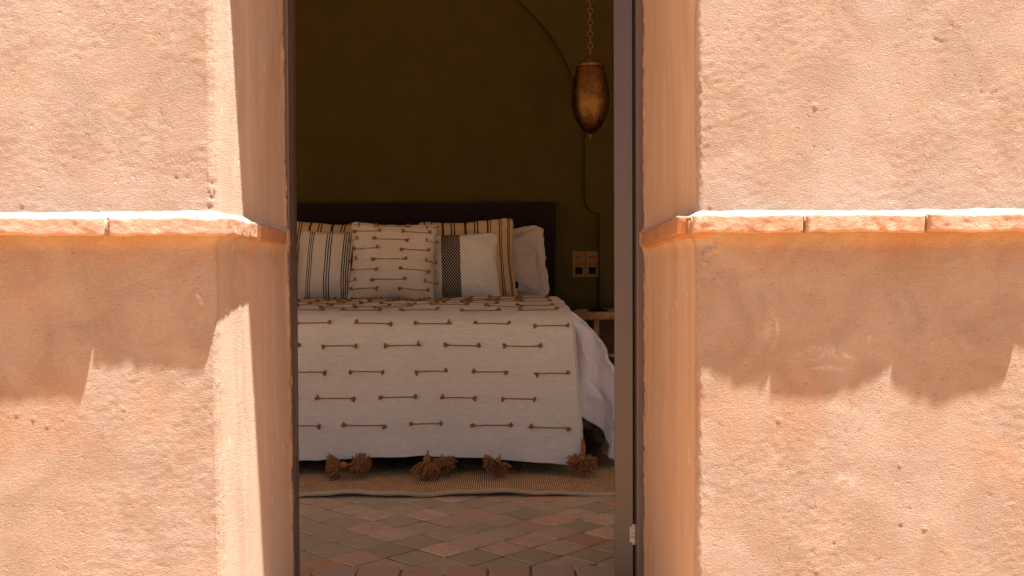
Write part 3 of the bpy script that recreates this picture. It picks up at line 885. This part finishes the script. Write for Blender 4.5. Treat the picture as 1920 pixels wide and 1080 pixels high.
# duvet: flat over the mattress, draped over foot and side, flaring on the right
def duvet_mesh():
    # perimeter path (x, y, nx, ny, kindarc)
    path = []
    L_front = 1.6
    n1 = 70
    for t in np.linspace(0, 1, n1): path.append((BX0 + .02 + (BX1 - .05 - BX0 - .02) * t, BY0 + .012, 0, -1, 0, t))
    for a in np.linspace(0, math.pi / 2, 34)[1:-1]:
        path.append((BX1 - .05 + .05 * math.sin(a), BY0 + .012 + .05 * (1 - math.cos(a)), math.sin(a), -math.cos(a), a, 1))
    for t in np.linspace(0, 1, 110): path.append((BX1, BY0 + .062 + (5.72 - BY0 - .062) * t, 1, 0, math.pi / 2, 1 + t))
    path = np.array(path)
    ns, ss = 74, None
    s_top = np.linspace(-1, 0, 18)[:-1]; s_side = np.linspace(0, 1, 56)
    s = np.concatenate([s_top, s_side])
    A, S = np.meshgrid(np.arange(len(path)), s, indexing='ij')
    px, py, nx, ny, ar, tt = [path[A, k] for k in range(6)]
    arcl = np.concatenate([[0], np.cumsum(np.hypot(np.diff(path[:, 0]), np.diff(path[:, 1])))])[A]
    side = np.sin(ar) ** 0.9                       # 0 on the front, 1 on the side
    S0 = np.clip(S, 0, 1)
    hem = 0.33 + (0.05 - 0.33) * np.clip((ar - .25) / 1.05, 0, 1)      # height of hem above floor
    hem = np.where(tt > 1, 0.045, hem)
    back = np.clip(tt - 1, 0, 1)
    # outward profile
    Yrim = np.where(S < 0, -S * 0.62, 0)
    prof = 0.275 * (1 - np.exp(-2.4 * S0)) / (1 - math.exp(-2.4))
    prof = prof * (0.95 - 0.10 * S0 ** 2) - 0.03 * sstep(.75, 1, S0)
    out = prof * side * (1 - 0.25 * back) + 0.004 * (1 - side)
    # pleats fanning from the corner
    ph = arcl * 24 + ar * 7.5 - S0 * 2.5 + 2.6 * fbm(arcl * 3, S0 * 2, 71, 2)
    fold = np.sin(ph) * 0.030 + np.sin(ph * 2.3 + 1.7 + S0 * 3) * 0.012
    fa = S0 ** 0.8 * (1 - 0.3 * S0)
    out = out + fold * fa * side * 1.35
    ztop = BZ + .010 - 0.034 * np.exp(-np.maximum(Yrim, 0) / .05) * (1 - side)
    z = ztop * (1 - S0) + hem * S0
    # puffed top
    z = z + 0.012 * np.sin(np.clip(S0 * 3, 0, 1) * math.pi) * side
    rim = np.where(S < 0, 0.010 * (1 - (1 + S)) , 0)
    inset = np.where(S < 0, -S * 0.62, 0)
    fy = np.where(S < 0, 1.0, 0.12 + 0.88 * (np.abs(ny) < .02))
    X = px + nx * (out - inset); Yv = py + ny * (out - inset) * np.where(S < 0, 1.0, 0.10)
    # interior keeps level with small swells
    z = np.where(S < 0, BZ + .010 - 0.034 * np.exp(-np.maximum(Yv - BY0 - .01, 0) / .05) + 0.004 * fbm(X * 5, Yv * 5, 81, 3), z)
    cr = 0.014 * fbm(arcl * 8, S0 * 5, 83, 4, 0.5) * side + 0.040 * np.abs(fbm(arcl * 7 + S0 * 3, S0 * 4, 85, 3)) * side * S0
    X = X + nx * cr; Yv = Yv + ny * cr * .3 + 0.055 * side * S0 ** 0.7 * np.sin(ar * 9 + arcl * 9 + S0 * 4)
    z = z + 0.012 * fbm(arcl * 5, S0 * 2, 87, 2) * S0 * side
    z = np.maximum(z, 0.028)
    V = np.stack([X, Yv, z], -1).reshape(-1, 3)
    return mesh_np('duvet', V, grid_faces(len(path), len(s)))
duv = link('duvet', duvet_mesh(), M_duvet, None, True)
sol = duv.modifiers.new('thick', 'SOLIDIFY'); sol.thickness = 0.006; sol.offset = 1
tag(duv, 'white duvet under the cream blanket, spilling in folds down the right side of the bed', 'duvet')

# blanket
BLX0, BLX1 = -1.47, 0.292
LTOP = 1.16
_prof = np.array([(5.36, .690), (5.0, .689), (4.7, .687), (4.5, .685), (4.34, .681), (4.25, .674), (4.19, .663), (4.145, .645), (4.115, .615), (4.10, .575), (4.092, .50), (4.088, .40), (4.082, .28), (4.076, .16), (4.070, .07), (4.068, .0)])
_d = np.concatenate([[0], np.cumsum(np.hypot(np.diff(_prof[:, 0]), np.diff(_prof[:, 1])))])
def prof_at(t):
    # smooth the polyline a little
    y = np.zeros_like(t); z = np.zeros_like(t)
    for o_, w_ in ((-.02, .25), (0, .5), (.02, .25)):
        y = y + w_ * np.interp(t + o_, _d, _prof[:, 0]); z = z + w_ * np.interp(t + o_, _d, _prof[:, 1])
    return y, z
def t_for_z(z): # on the front face
    ts = np.linspace(_d[7], _d[-1], 400); _, zz = prof_at(ts)
    return float(ts[np.argmin(np.abs(zz - z))])
def blanket_disp(x, t):
    tt = t - _d[8]
    d = 0.0065 * fbm(x * 2.6 + tt * 1.4, tt * 3.0, 91, 3) + 0.0013 * fbm(x * 9 + tt * 5, tt * 12, 93, 3)
    # diagonal pulls to the lower right
    dg = np.sin((x * 0.8 + tt * 1.6) * 14 + 1.5 * vnoise(x * 2, tt * 2, 95))
    d = d + 0.0040 * dg * sstep(-0.9, 0.3, x) * sstep(0.15, 0.6, tt)
    fr_ = sstep(0.05, 0.62, tt)
    d = d + fr_ * (0.009 * np.sin(x * 10.5 + 0.8 * np.sin(x * 3.1)) + 0.006 * fbm(x * 4.5, tt * 1.2, 97, 2))
    # ridge just below the fold
    d = d + 0.003 * np.exp(-((tt - 0.03 - 0.05 * (x + .1)) / .012) ** 2) * sstep(-.25, -.1, x) * sstep(.12, .02, x)
    return d
def blanket_pt(x, t):
    x = np.asarray(x, float); t = np.asarray(t, float)
    y, z = prof_at(t); y2, z2 = prof_at(t + .004)
    ty, tz = y2 - y, z2 - z; L = np.hypot(ty, tz) + 1e-9; ty, tz = ty / L, tz / L
    ny, nz = tz, -ty                                   # outward normal in the y-z plane (up / towards the door)
    d = blanket_disp(x, t)
    hang = sstep(_d[6], _d[-1], t)
    over = np.clip(x - (BLX1 - .02), 0, 1)
    wrap = sstep(0, .05, over) * over
    xo = x - over * 0.75 + hang * 0.035 * sstep(-.6, .29, x)
    d = d - over * 0.9 + 0.006 * np.sin(np.clip(over / .03, 0, 1) * math.pi)
    return np.stack([xo, y + ny * d, z + nz * d], -1)
def hem_z(x): return np.interp(x, [-1.5, -.85, -.62, -.33, -.12, .10, .26, .30, .34], [.075, .079, .085, .098, .086, .070, .056, .10, .15]) + .002 * vnoise(x * 20, x * 0, 3)
nxb, ntb = 330, 300
xs = np.concatenate([np.linspace(BLX0, BLX1 - .03, nxb - 30), np.linspace(BLX1 - .028, BLX1 + .035, 30)])
tt_ = np.concatenate([np.linspace(0.0, _d[6], 110), np.linspace(_d[6], _d[-1], 190)[1:]])
X = np.repeat(xs[:, None], len(tt_), 1); T = np.repeat(tt_[None, :], nxb, 0)
# squeeze the lowest part so that the hem follows hem_z
tz0 = _d[-1] - 0.30
hemt = _d[-1] - hem_z(X)
T = np.where(T > tz0, tz0 + (T - tz0) * (hemt - tz0) / (_d[-1] - tz0), T)
V = blanket_pt(X, T).reshape(-1, 3)
me = mesh_np('blanket', V, grid_faces(nxb, len(tt_)))
blk = link('blanket', me, M_blanket, None, True)
sol = blk.modifiers.new('thick', 'SOLIDIFY'); sol.thickness = 0.0045; sol.offset = 1
tag(blk, 'cream wool blanket with rust yarn dashes and tassels spread over the bed', 'blanket')
# raised selvedge down the right edge
sel = [tuple(blanket_pt(BLX1 + .030 + .003 * math.sin(k * .9), t)) for k, t in enumerate(np.linspace(0.10, _d[-1] - .12, 150))]
MB().tube(sel, [0.0036 + .0012 * math.sin(k * 2.1) for k in range(150)], 7).build('selvedge', M_blanket, blk, True)

def strand_mesh(seed, L=0.134):
    rg = random.Random(seed); mb = MB()
    n = 11; ph = rg.uniform(0, 6)
    pts = [(-L / 2 + L * k / n, 0, 0.0018 + 0 * k) for k in range(n + 1)]
    sag = rg.uniform(-.0018, .0018)
    pts = [(p[0], 0.0005 * math.sin(ph + k * 1.7) + sag * (1 - (2 * k / n - 1) ** 2), p[2] + .0004 * math.sin(k * 2 + ph)) for k, p in enumerate(pts)]
    mb.tube(pts, [0.0021 + 0.0004 * ((k * 7 + seed) % 2) for k in range(n + 1)], 6)
    for e in (-1, 1):
        bx = e * L / 2; by = pts[0 if e < 0 else -1][1]
        tilt = rg.uniform(-.7, .7)
        r = bmesh.ops.create_icosphere(mb.bm, subdivisions=1, radius=0.0042, matrix=Matrix.Translation((bx, by, .0035)))
        for k in range(12):
            a = tilt + rg.uniform(-.75, .75); l = rg.uniform(.012, .020); up = rg.uniform(.0, .8)
            d = Vector((e * math.cos(a) * math.cos(up), math.sin(a) * math.cos(up), math.sin(up) * .8))
            p0 = Vector((bx, by, .003)); p1 = p0 + d * l * .6; p2 = p0 + d * l + Vector((0, 0, rg.uniform(-.002, .001)))
            mb.tube([p0, p1, p2], [.0020, .0036, .0032], 4)
    bmesh.ops.recalc_face_normals(mb.bm, faces=mb.bm.faces)
    me = bpy.data.meshes.new('yarn_strand'); mb.bm.to_mesh(me); mb.bm.free(); me.materials.append(M_yarn)
    me.polygons.foreach_set('use_smooth', [True] * len(me.polygons))
    return me
strands = [strand_mesh(k) for k in range(9)]
def put_strand(parent, P0, P1, N, me, Lref=0.134, lift=0.0008, pinv=None, thin=1.0):
    o = bpy.data.objects.new('yarn_strand', me); col.objects.link(o)
    xax = (P1 - P0); L = xax.length; xax.normalize(); N = (N - xax * N.dot(xax)).normalized(); yax = N.cross(xax)
    M = Matrix((xax, yax, N)).transposed().to_4x4(); c = (P0 + P1) / 2 + N * lift
    s = L / Lref
    Mw = Matrix.Translation(c) @ M @ Matrix.Diagonal((s, 1, thin, 1))
    o.parent = parent
    o.matrix_basis = (pinv @ Mw) if pinv is not None else Mw
    return o
def bl_normal(x, t):
    a = Vector(blanket_pt(x, t)); b = Vector(blanket_pt(x + .004, t)); c = Vector(blanket_pt(x, t + .004))
    n = (b - a).cross(c - a); n.normalize()
    if n.z < 0 and abs(n.z) > .5: n = -n
    if n.y > 0.2 or (n.z < 0): n = -n
    return n
def add_bl_strand(x0, t0, x1, t1):
    P0 = Vector(blanket_pt(x0, t0)); P1 = Vector(blanket_pt(x1, t1)); xm, tm = (x0 + x1) / 2, (t0 + t1) / 2
    Pm = Vector(blanket_pt(xm, tm)); N = bl_normal(xm, tm)
    Pc = (P0 + P1) / 2
    lift = max(0.0004, max((Vector(blanket_pt(x0 + (x1 - x0) * q, t0 + (t1 - t0) * q)) - (P0 + (P1 - P0) * q)).dot(N) for q in (.1, .2, .3, .4, .5, .6, .7, .8, .9)) + .0002)
    put_strand(blk, P0, P1, N, random.choice(strands), lift=lift if tm > 1.0 else min(lift, .0012), thin=1.0 if tm > _d[5] else .8)
rowspx = [
    (607, [(555, 618), (666, 731), (778, 843), (890, 955), (1002, 1066)], 4.105, (0, 0, 0, 1, 4)),
    (647, [(605, 668), (722, 786), (834, 898), (945, 1013)], 4.095, (0, 0, 0, 2)),
    (696, [(547, 608), (655, 718), (778, 837), (887, 950), (1004, 1066)], 4.09, (0, 0, 0, 1, 5)),
    (746, [(592, 661), (712, 779), (827, 890), (941, 1003)], 4.085, (0, -1, 0, 3)),
    (797, [(535, 596), (643, 720), (768, 827), (885, 958), (995, 1066)], 4.078, (0, 0, -2, 1, 5)),
]
for yy, segs, dd, off in rowspx:
    for (a, b), of in zip(segs, off):
        x0 = (a - 945) * dd / 1920; x1 = (b - 945) * dd / 1920
        sh = 0.035 * sstep(-.6, .29, (x0 + x1) / 2) * 0.5
        z = EYE - (yy + of - 500) * dd / 1920; t = t_for_z(z)
        hh = float(sstep(_d[6], _d[-1], t)) * .035
        f0 = hh * float(sstep(-.6, .29, x0)); f1 = hh * float(sstep(-.6, .29, x1))
        add_bl_strand(x0 - f0 + .0095, t + random.uniform(-.002, .002), x1 - f1 - .0095, t + random.uniform(-.002, .002) + of * .0004)
    p0, p1 = segs[0]
    for k in range(1, 4):
        a, b = p0 - 112 * k, p1 - 112 * k
        x0 = (a - 945) * dd / 1920; x1 = (b - 945) * dd / 1920
        if x0 > BLX0 + .02: add_bl_strand(x0, t_for_z(EYE - (yy - 500) * dd / 1920), x1, t_for_z(EYE - (yy - 500) * dd / 1920))
t = t_for_z(EYE - (607 - 500) * 4.105 / 1920)
row = 0
ytops = [0.045 + 0.112 * k for k in range(11)]
for k, dt in enumerate(ytops):
    tk = t - 0.075 - dt * 1.05
    if tk < 0.05: break
    off = (0.128 if k % 2 == 0 else 0.0)
    for m in range(-4, 5):
        xc = -.115 + off + .002 + m * .239 - .119 + random.uniform(-.008, .008)
        if BLX0 + .08 < xc < BLX1 - .07:
            add_bl_strand(xc - .067, tk + random.uniform(-.004, .004), xc + .067, tk + random.uniform(-.004, .004))

# tassels
def tassel_mesh(seed, n=120, droop=1.0, spread=1.15, R0=0.052):
    rg = random.Random(seed); mb = MB()
    # knob (wrapped head) on top at z=0..; yarns fall outwards below
    bmesh.ops.create_uvsphere(mb.bm, u_segments=14, v_segments=9, radius=0.013, matrix=Matrix.Translation((0, 0, 0.012)) @ Matrix.Diagonal((1, 1, 1.15, 1)))
    mb.tube([(0, 0, .022), (.002, 0, .032), (.001, .003, .040)], [.004, .003, .0025], 6)
    for k in range(n):
        a = rg.uniform(0, 2 * math.pi); th = rg.uniform(.05, 1.0) ** .7 * spread
        L = R0 * rg.uniform(.78, 1.08)
        h = Vector((math.cos(a), math.sin(a), 0))
        pts = []
        wob = rg.uniform(-.5, .5)
        for q in range(6):
            f = q / 5
            ang = th * (1 - .30 * f * droop)
            a2 = a + wob * f * .35
            hh = Vector((math.cos(a2), math.sin(a2), 0))
            pts.append(hh * math.sin(ang) * L * f + Vector((0, 0, -math.cos(ang) * L * f * .9 + .003)) + Vector((rg.uniform(-1, 1), rg.uniform(-1, 1), rg.uniform(-1, 1))) * .0013)
        mb.tube(pts, [.0016, .0020, .0023, .0024, .0024, .0022], 5)
    bmesh.ops.recalc_face_normals(mb.bm, faces=mb.bm.faces)
    me = bpy.data.meshes.new('tassel'); mb.bm.to_mesh(me); mb.bm.free(); me.materials.append(M_yarn_t)
    me.polygons.foreach_set('use_smooth', [True] * len(me.polygons))
    return me
tas = [tassel_mesh(1, n=150, spread=1.35, R0=.058), tassel_mesh(2, n=160, spread=1.55, R0=.060), tassel_mesh(3, n=210, spread=2.1, R0=.056, droop=.3)]
def put_tassel(px_, py_, Y, me, rot, s=1.0):
    o = bpy.data.objects.new('tassel', me); col.objects.link(o); o.parent = blk
    p = W(px_, py_, Y); o.location = p; o.rotation_euler = rot; o.scale = (s, s, s)
put_tassel(636, 873, 4.00, tas[0], (R(8), R(78), 0), 1.15)
put_tassel(672, 870, 4.02, tas[2], (R(35), R(-30), 0), .88)
put_tassel(799, 868, 3.98, tas[1], (R(-4), R(2), 0), 1.2)
put_tassel(831, 868, 4.05, tas[2], (R(10), R(-25), R(40)), .95)
put_tassel(930, 872, 4.00, tas[2], (R(20), R(10), R(80)), 1.02)
put_tassel(1091, 868, 4.02, tas[2], (R(8), R(-4), R(10)), 1.12)
mb = MB(); a_ = W(1093, 826, 4.08); b_ = W(1091, 862, 4.03)
mb.tube([a_, (a_ + b_) / 2 + Vector((.004, 0, 0)), b_], [.006, .009, .011], 8).build('tassel_cord', M_yarn_t, blk, True)

# ------------------------------------------------------------------ cushions
def cushion(name, w, h, T, mat, loc, lean, yaw=0, roll=0, pinch=0.10, seed=0, sag=0.25, flange=0.0, wr=1.0, n=64, puff=2.6, cornerpull=0.0):
    u = np.linspace(-1, 1, n); Uu, Vv = np.meshgrid(u, u, indexing='ij')
    Us = np.sin(Uu * math.pi / 2) * .35 + Uu * .65; Vs = np.sin(Vv * math.pi / 2) * .35 + Vv * .65
    fi = 1 - flange
    a = np.clip(np.abs(Us) / fi, 0, 1); b = np.clip(np.abs(Vs) / fi, 0, 1)
    th = T / 2 * ((1 - a ** puff) * (1 - b ** puff)) ** 0.62 + (0.002 if flange == 0 else 0.003)
    th = th * (1 - sag * 0.5 * Vs * (1 - Vs ** 2) * 2.6)
    # edges bow inwards between corners
    X = w / 2 * Us * (1 - pinch * (1 - Vs ** 2) ** 1.0 * np.abs(Us) ** 3)
    Z = h / 2 * Vs * (1 - pinch * (1 - Us ** 2) ** 1.0 * np.abs(Vs) ** 3)
    cr_ = 1 - 0.085 * (np.abs(Us) ** 7 * np.abs(Vs) ** 7)
    X = X * cr_; Z = Z * cr_
    X = X + .004 * wr * fbm(Vs * 3, Us, seed + 1, 3) * np.abs(Us) ** 2; Z = Z + .004 * wr * fbm(Us * 3, Vs, seed + 2, 3) * np.abs(Vs) ** 2
    wrk = 0.006 * wr * fbm(Us * 2.2, Vs * 2.2, seed + 3, 4, .55) * (1 - (a * b) ** 4)
    # tension creases that run to the corners
    for sx in (-1, 1):
        for sz in (-1, 1):
            dx = Us - sx; dz_ = Vs - sz; r_ = np.hypot(dx, dz_); an = np.arctan2(dz_, dx)
            wrk = wrk + 0.0045 * wr * np.sin(an * 9 + seed) * np.exp(-(r_ / .45) ** 2) * np.clip(r_ * 4, 0, 1)
    YF = -(th + wrk * np.clip(th / (T * .15), 0, 1)); YB_ = th
    bottom = np.exp(-((Vs + 1) / .25) ** 2)
    V1 = np.stack([X, YF, Z], -1).reshape(-1, 3); V2 = np.stack([X, YB_, Z], -1).reshape(-1, 3)
    uv = np.stack([(Uu + 1) / 2, (Vv + 1) / 2], -1).reshape(-1, 2)
    F1 = grid_faces(n, n); F2 = grid_faces(n, n, flip=True) + n * n
    # join rims
    rim = [i * n for i in range(n)] + [(n - 1) * n + j for j in range(1, n)] + [i * n + n - 1 for i in range(n - 2, -1, -1)] + [j for j in range(n - 2, 0, -1)]
    rim = np.array(rim); nx2 = np.roll(rim, -1)
    F3 = np.stack([rim, rim + n * n, nx2 + n * n, nx2], -1)
    me = mesh_np(name, np.concatenate([V1, V2]), np.concatenate([F1, F2, F3]), uv=np.concatenate([uv, uv]))
    o = link(name, me, mat, None, True)
    o.location = loc; o.rotation_euler = Euler((R(-lean), R(roll), R(yaw)), 'XYZ')
    surf = lambda uu, vv: Vector((float(np.interp(uu, u, X[:, int((vv + 1) / 2 * (n - 1))])), float(YF[int(round((uu + 1) / 2 * (n - 1))), int(round((vv + 1) / 2 * (n - 1)))]), float(np.interp(vv, u, Z[int(round((uu + 1) / 2 * (n - 1))), :]))))
    return o, surf

BT = 0.692
M_tan = mat_stripes('tan_brown_stripes', (0.60, 0.385, 0.185), (0.085, 0.030, 0.018),
    [(c - w_, c + w_) for c, w_ in ((.045, .008), (.12, .011), (.20, .006), (.225, .006), (.31, .011), (.385, .006), (.41, .006), (.50, .011), (.575, .006), (.60, .006), (.685, .009), (.71, .005), (.80, .007), (.822, .005), (.905, .008), (.928, .008))])
M_bst = mat_stripes('cream_black_stripes', (0.66, 0.53, 0.40), (0.018, 0.018, 0.020),
    [(c - .0058, c + .0058) for c in (.195, .220, .245, .405, .430, .455, .585, .608, .631, .654)] + [(.675, .735), (.755, .765), (.785, .80)])
M_band = mat_stripes('cream_black_band', (0.68, 0.57, 0.45), (0.016, 0.015, 0.017), [(.30, .505)], dots=34)
M_case = mat_cloth('beige_pillowcase', (0.50, 0.39, 0.32), (0.45, 0.35, 0.29), 1500, bump=0.0003, slub=False, crease=0.022)
pil, _ = cushion('bed_pillow', .70, .44, .16, M_case, W(917, 497, 5.86), 13, 0, -3, .07, 5, .2, .14, 3.0)
tag(pil, 'white flanged bed pillow leaning on the headboard at the right end', 'pillow')
sh1, _ = cushion('striped_cushion', .57, .50, .17, M_tan, W(876, 489, 5.70), 15, 2, -2.5, .11, 11, .2, 0, 1.0)
tag(sh1, 'large tan cushion with brown stripes and a black tag, behind the black banded cushion', 'cushion', 'tan striped cushions at the back')
sh2, _ = cushion('striped_cushion', .57, .50, .17, M_tan, W(622, 493, 5.70), 15, -2, 2, .10, 17, .2, 0, 1.0)
tag(sh2, 'large tan cushion with brown stripes half hidden behind the black striped cushion', 'cushion', 'tan striped cushions at the back')
c1, _ = cushion('lined_cushion', .43, .415, .15, M_bst, W(631, 499, 5.50), 17, 0, 1, .08, 23, .2, 0, 1.0)
tag(c1, 'cream cushion with groups of thin black vertical lines, leftmost on the bed', 'cushion', 'small cushions in front')
c3, _ = cushion('banded_cushion', .43, .40, .15, M_band, W(864, 502, 5.50), 17, 1, -2, .08, 29, .2, 0, 1.1)
tag(c3, 'cream cushion with one dotted black vertical band', 'cushion', 'small cushions in front')
c2, surf = cushion('dashed_cushion', .475, .445, .17, M_cush, W(737, 491, 5.36), 14, 0, 1.5, .10, 37, .3, 0, 1.1)
tag(c2, 'cream cushion with rust yarn dashes, front and centre of the row', 'cushion', 'small cushions in front')
short = [strand_mesh(20 + k, .115) for k in range(4)]
for r_ in range(1, 9):
    vv = -0.86 + r_ * 0.212
    cs_ = [-.03] if r_ % 2 == 0 else [-.53, .47]
    if r_ % 2 == 0: cs_ = [-1.0 + .04, -.03, .93]
    for cc in cs_:
        u0, u1 = max(cc - .26, -.985), min(cc + .26, .985)
        if u1 - u0 < .1: continue
        P0 = surf(u0, vv); P1 = surf(u1, vv); Pm = surf((u0 + u1) / 2, vv)
        N = Vector((Pm.x * .6, -1, Pm.z * .6)).normalized()
        d = (Pm - (P0 + P1) / 2).dot(N)
        # two or three part strand would bend; a single dash sits on the highest point
        put_strand(c2, P0, P1, N, random.choice(short), .115, lift=max(.0005, d * .75 + .001))
# tag on the right striped cushion
mb = MB(); mb.box((-.007, -.0015, -.019), (.007, .0015, .019), .0004)
tg = mb.build('fabric_tag', M_black, sh1); tg.location = (.268, -.018, -.155); tg['label'] = 'small black sewn tag'

# ------------------------------------------------------------------ pendant lamp
LY = 5.45
lp = W(1108, 0, LY); LX = lp.x
zt = W(0, 106, LY).z; zb = W(0, 253, LY).z; 
lamp = empty('pendant_lamp', (LX, LY, zb))
tag(lamp, 'egg shaped hammered brass pendant lamp hanging on a ring chain beside the bed', 'lamp')
H = zt - zb; k = LY / 1920
prof = []
zc_top = (253 - 128) * k
Rm = 35.8 * k
for i in range(41):
    f = i / 40
    # bottom (0) to collar (1)
    if f < .52: r_ = Rm * max(0, 1 - (1 - f / .52) ** 2.0) ** .64
    else: r_ = Rm * (0.70 + 0.30 * max(0.0, math.cos(math.pi / 2 * ((f - .52) / .48))) ** .9)
    prof.append((max(r_, .003), f * zc_top))
MB().lathe(prof, 72).build('lamp_body', M_brass, lamp, True)
MB().lathe([(Rm * .70, zc_top - .001), (Rm * .735, zc_top), (Rm * .74, zc_top + .007), (Rm * .70, zc_top + .011), (Rm * .68, zc_top + .018), (Rm * .47, zc_top + .027), (Rm * .36, zc_top + .031), (Rm * .36, zc_top + .036), (Rm * .26, zc_top + .042), (Rm * .12, zc_top + .050), (.003, zc_top + .062)], 48).build('lamp_cap', M_chain, lamp, True)
MB().lathe([(.001, -.024), (.004, -.021), (.0045, -.016), (.002, -.013), (.005, -.009), (.0055, -.004), (.003, -.001), (.006, .003)], 16).build('finial', M_chain, lamp, True)
def ring_mesh(Rr, r, elong=1.0):
    mb = MB(); n = 20
    pts = [(Rr * math.cos(2 * math.pi * q / n), 0, Rr * elong * math.sin(2 * math.pi * q / n)) for q in range(n + 1)]
    mb.tube(pts, r, 6, cap=False)
    bmesh.ops.recalc_face_normals(mb.bm, faces=mb.bm.faces)
    me = bpy.data.meshes.new('chain_link'); mb.bm.to_mesh(me); mb.bm.free(); me.materials.append(M_chain)
    me.polygons.foreach_set('use_smooth', [True] * len(me.polygons)); return me
big = ring_mesh(.0145, .0022); small = ring_mesh(.0058, .0017, 1.35)
z = zc_top + .064; kk = 0
topz = RZ - zb
while z < topz - .02:
    seq = [(small, .0058 * 1.35), (small, .0058 * 1.35), (small, .0058 * 1.35), (big, .0145)]
    me_, hl = seq[kk % 4]
    z += hl - .0018
    if z > topz: break
    o = bpy.data.objects.new('chain_link', me_); col.objects.link(o); o.parent = lamp
    o.location = (0, 0, z); o.rotation_euler = (0, 0, R(12) if kk % 2 else R(75))
    z += hl - .0018; kk += 1
MB().lathe([(.05, topz - .012), (.05, topz - .004), (.045, topz - .0005)], 32).build('ceiling_rose', M_chain, lamp, True)

# ------------------------------------------------------------------ wall switches and sockets
SY = RY1 - depth - 0.001
for (px_, py_, kind, lab) in ((1087, 483, 'sw', 'square brass double switch plate on the dark wall, upper left of the four plates'),
                              (1112, 483, 'sw', 'square brass double switch plate on the dark wall, upper right of the four plates'),
                              (1087, 508, 'so', 'square brass plate with black insert on the dark wall, lower left of the four'),
                              (1112, 508, 'so', 'square brass plate with black insert on the dark wall, lower right of the four')):
    p = W(px_, py_, SY)
    e = empty('light_switch' if kind == 'sw' else 'wall_socket', (p.x, RY1 - 0.0002 if p.x < .49 else SY, p.z))
    e.location.y = RY1 - depth if p.x > acx + 347 * RY1 / 1920 + 26 * RY1 / 1920 else RY1
    tag(e, lab, 'switch' if kind == 'sw' else 'socket', 'brass plates beside the bed')
    s_ = .0375
    box_obj('plate', (-s_, -.008, -s_), (s_, -.0005, s_), M_plate, e, .0015)
    if kind == 'sw':
        for q in (-.011, .011):
            t_o = MB().tube([(q, -.006, 0), (q, -.014, 0)], .0058, 14).build('collar', M_black, e, False)
            MB().tube([(q, -.013, 0), (q, -.026, -.006)], [.0025, .0035], 10).build('toggle', M_chain, e, True)
    else:
        box_obj('socket_insert', (-.0215, -.0105, -.0215), (.0215, -.0082, .0215), M_black, e, .0008)
    
# ------------------------------------------------------------------ bedside stool and black thing on it
st = empty('bedside_stool', (0.585, 5.62, 0))
tag(st, 'round thick topped wooden stool used as bedside table', 'stool')
ztop = EYE - (585 - 500) * 5.45 / 1920
MB().lathe([(.17, ztop - .046), (.195, ztop - .044), (.203, ztop - .036), (.204, ztop - .008), (.200, ztop - .002), (.19, ztop)], 56).build('seat', M_stool, st, False)
box_obj('leg', (-.10, -.11, 0.029), (-.072, .11, ztop - .0465), M_stool, st, .003)
box_obj('leg', (.072, -.11, 0.029), (.10, .11, ztop - .0465), M_stool, st, .003)
box_obj('panel', (-.0715, -.03, 0.029), (.0715, .0, ztop - .0465), M_stool_d, st, .002)
box_obj('shelf', (-.0715, -.11, 0.36), (.0715, -.0305, 0.38), M_stool, st, .003)
ph = MB(); ph.box((-.055, -.035, 0), (.055, .035, .008), .003); ph.box((-.036, -.022, .0082), (.03, .02, .017), .004)
o = ph.build('phone_case', M_black); o.location = (0.505, 5.50, ztop + .0004); tag(o, 'small black case lying on the wooden stool', 'case')
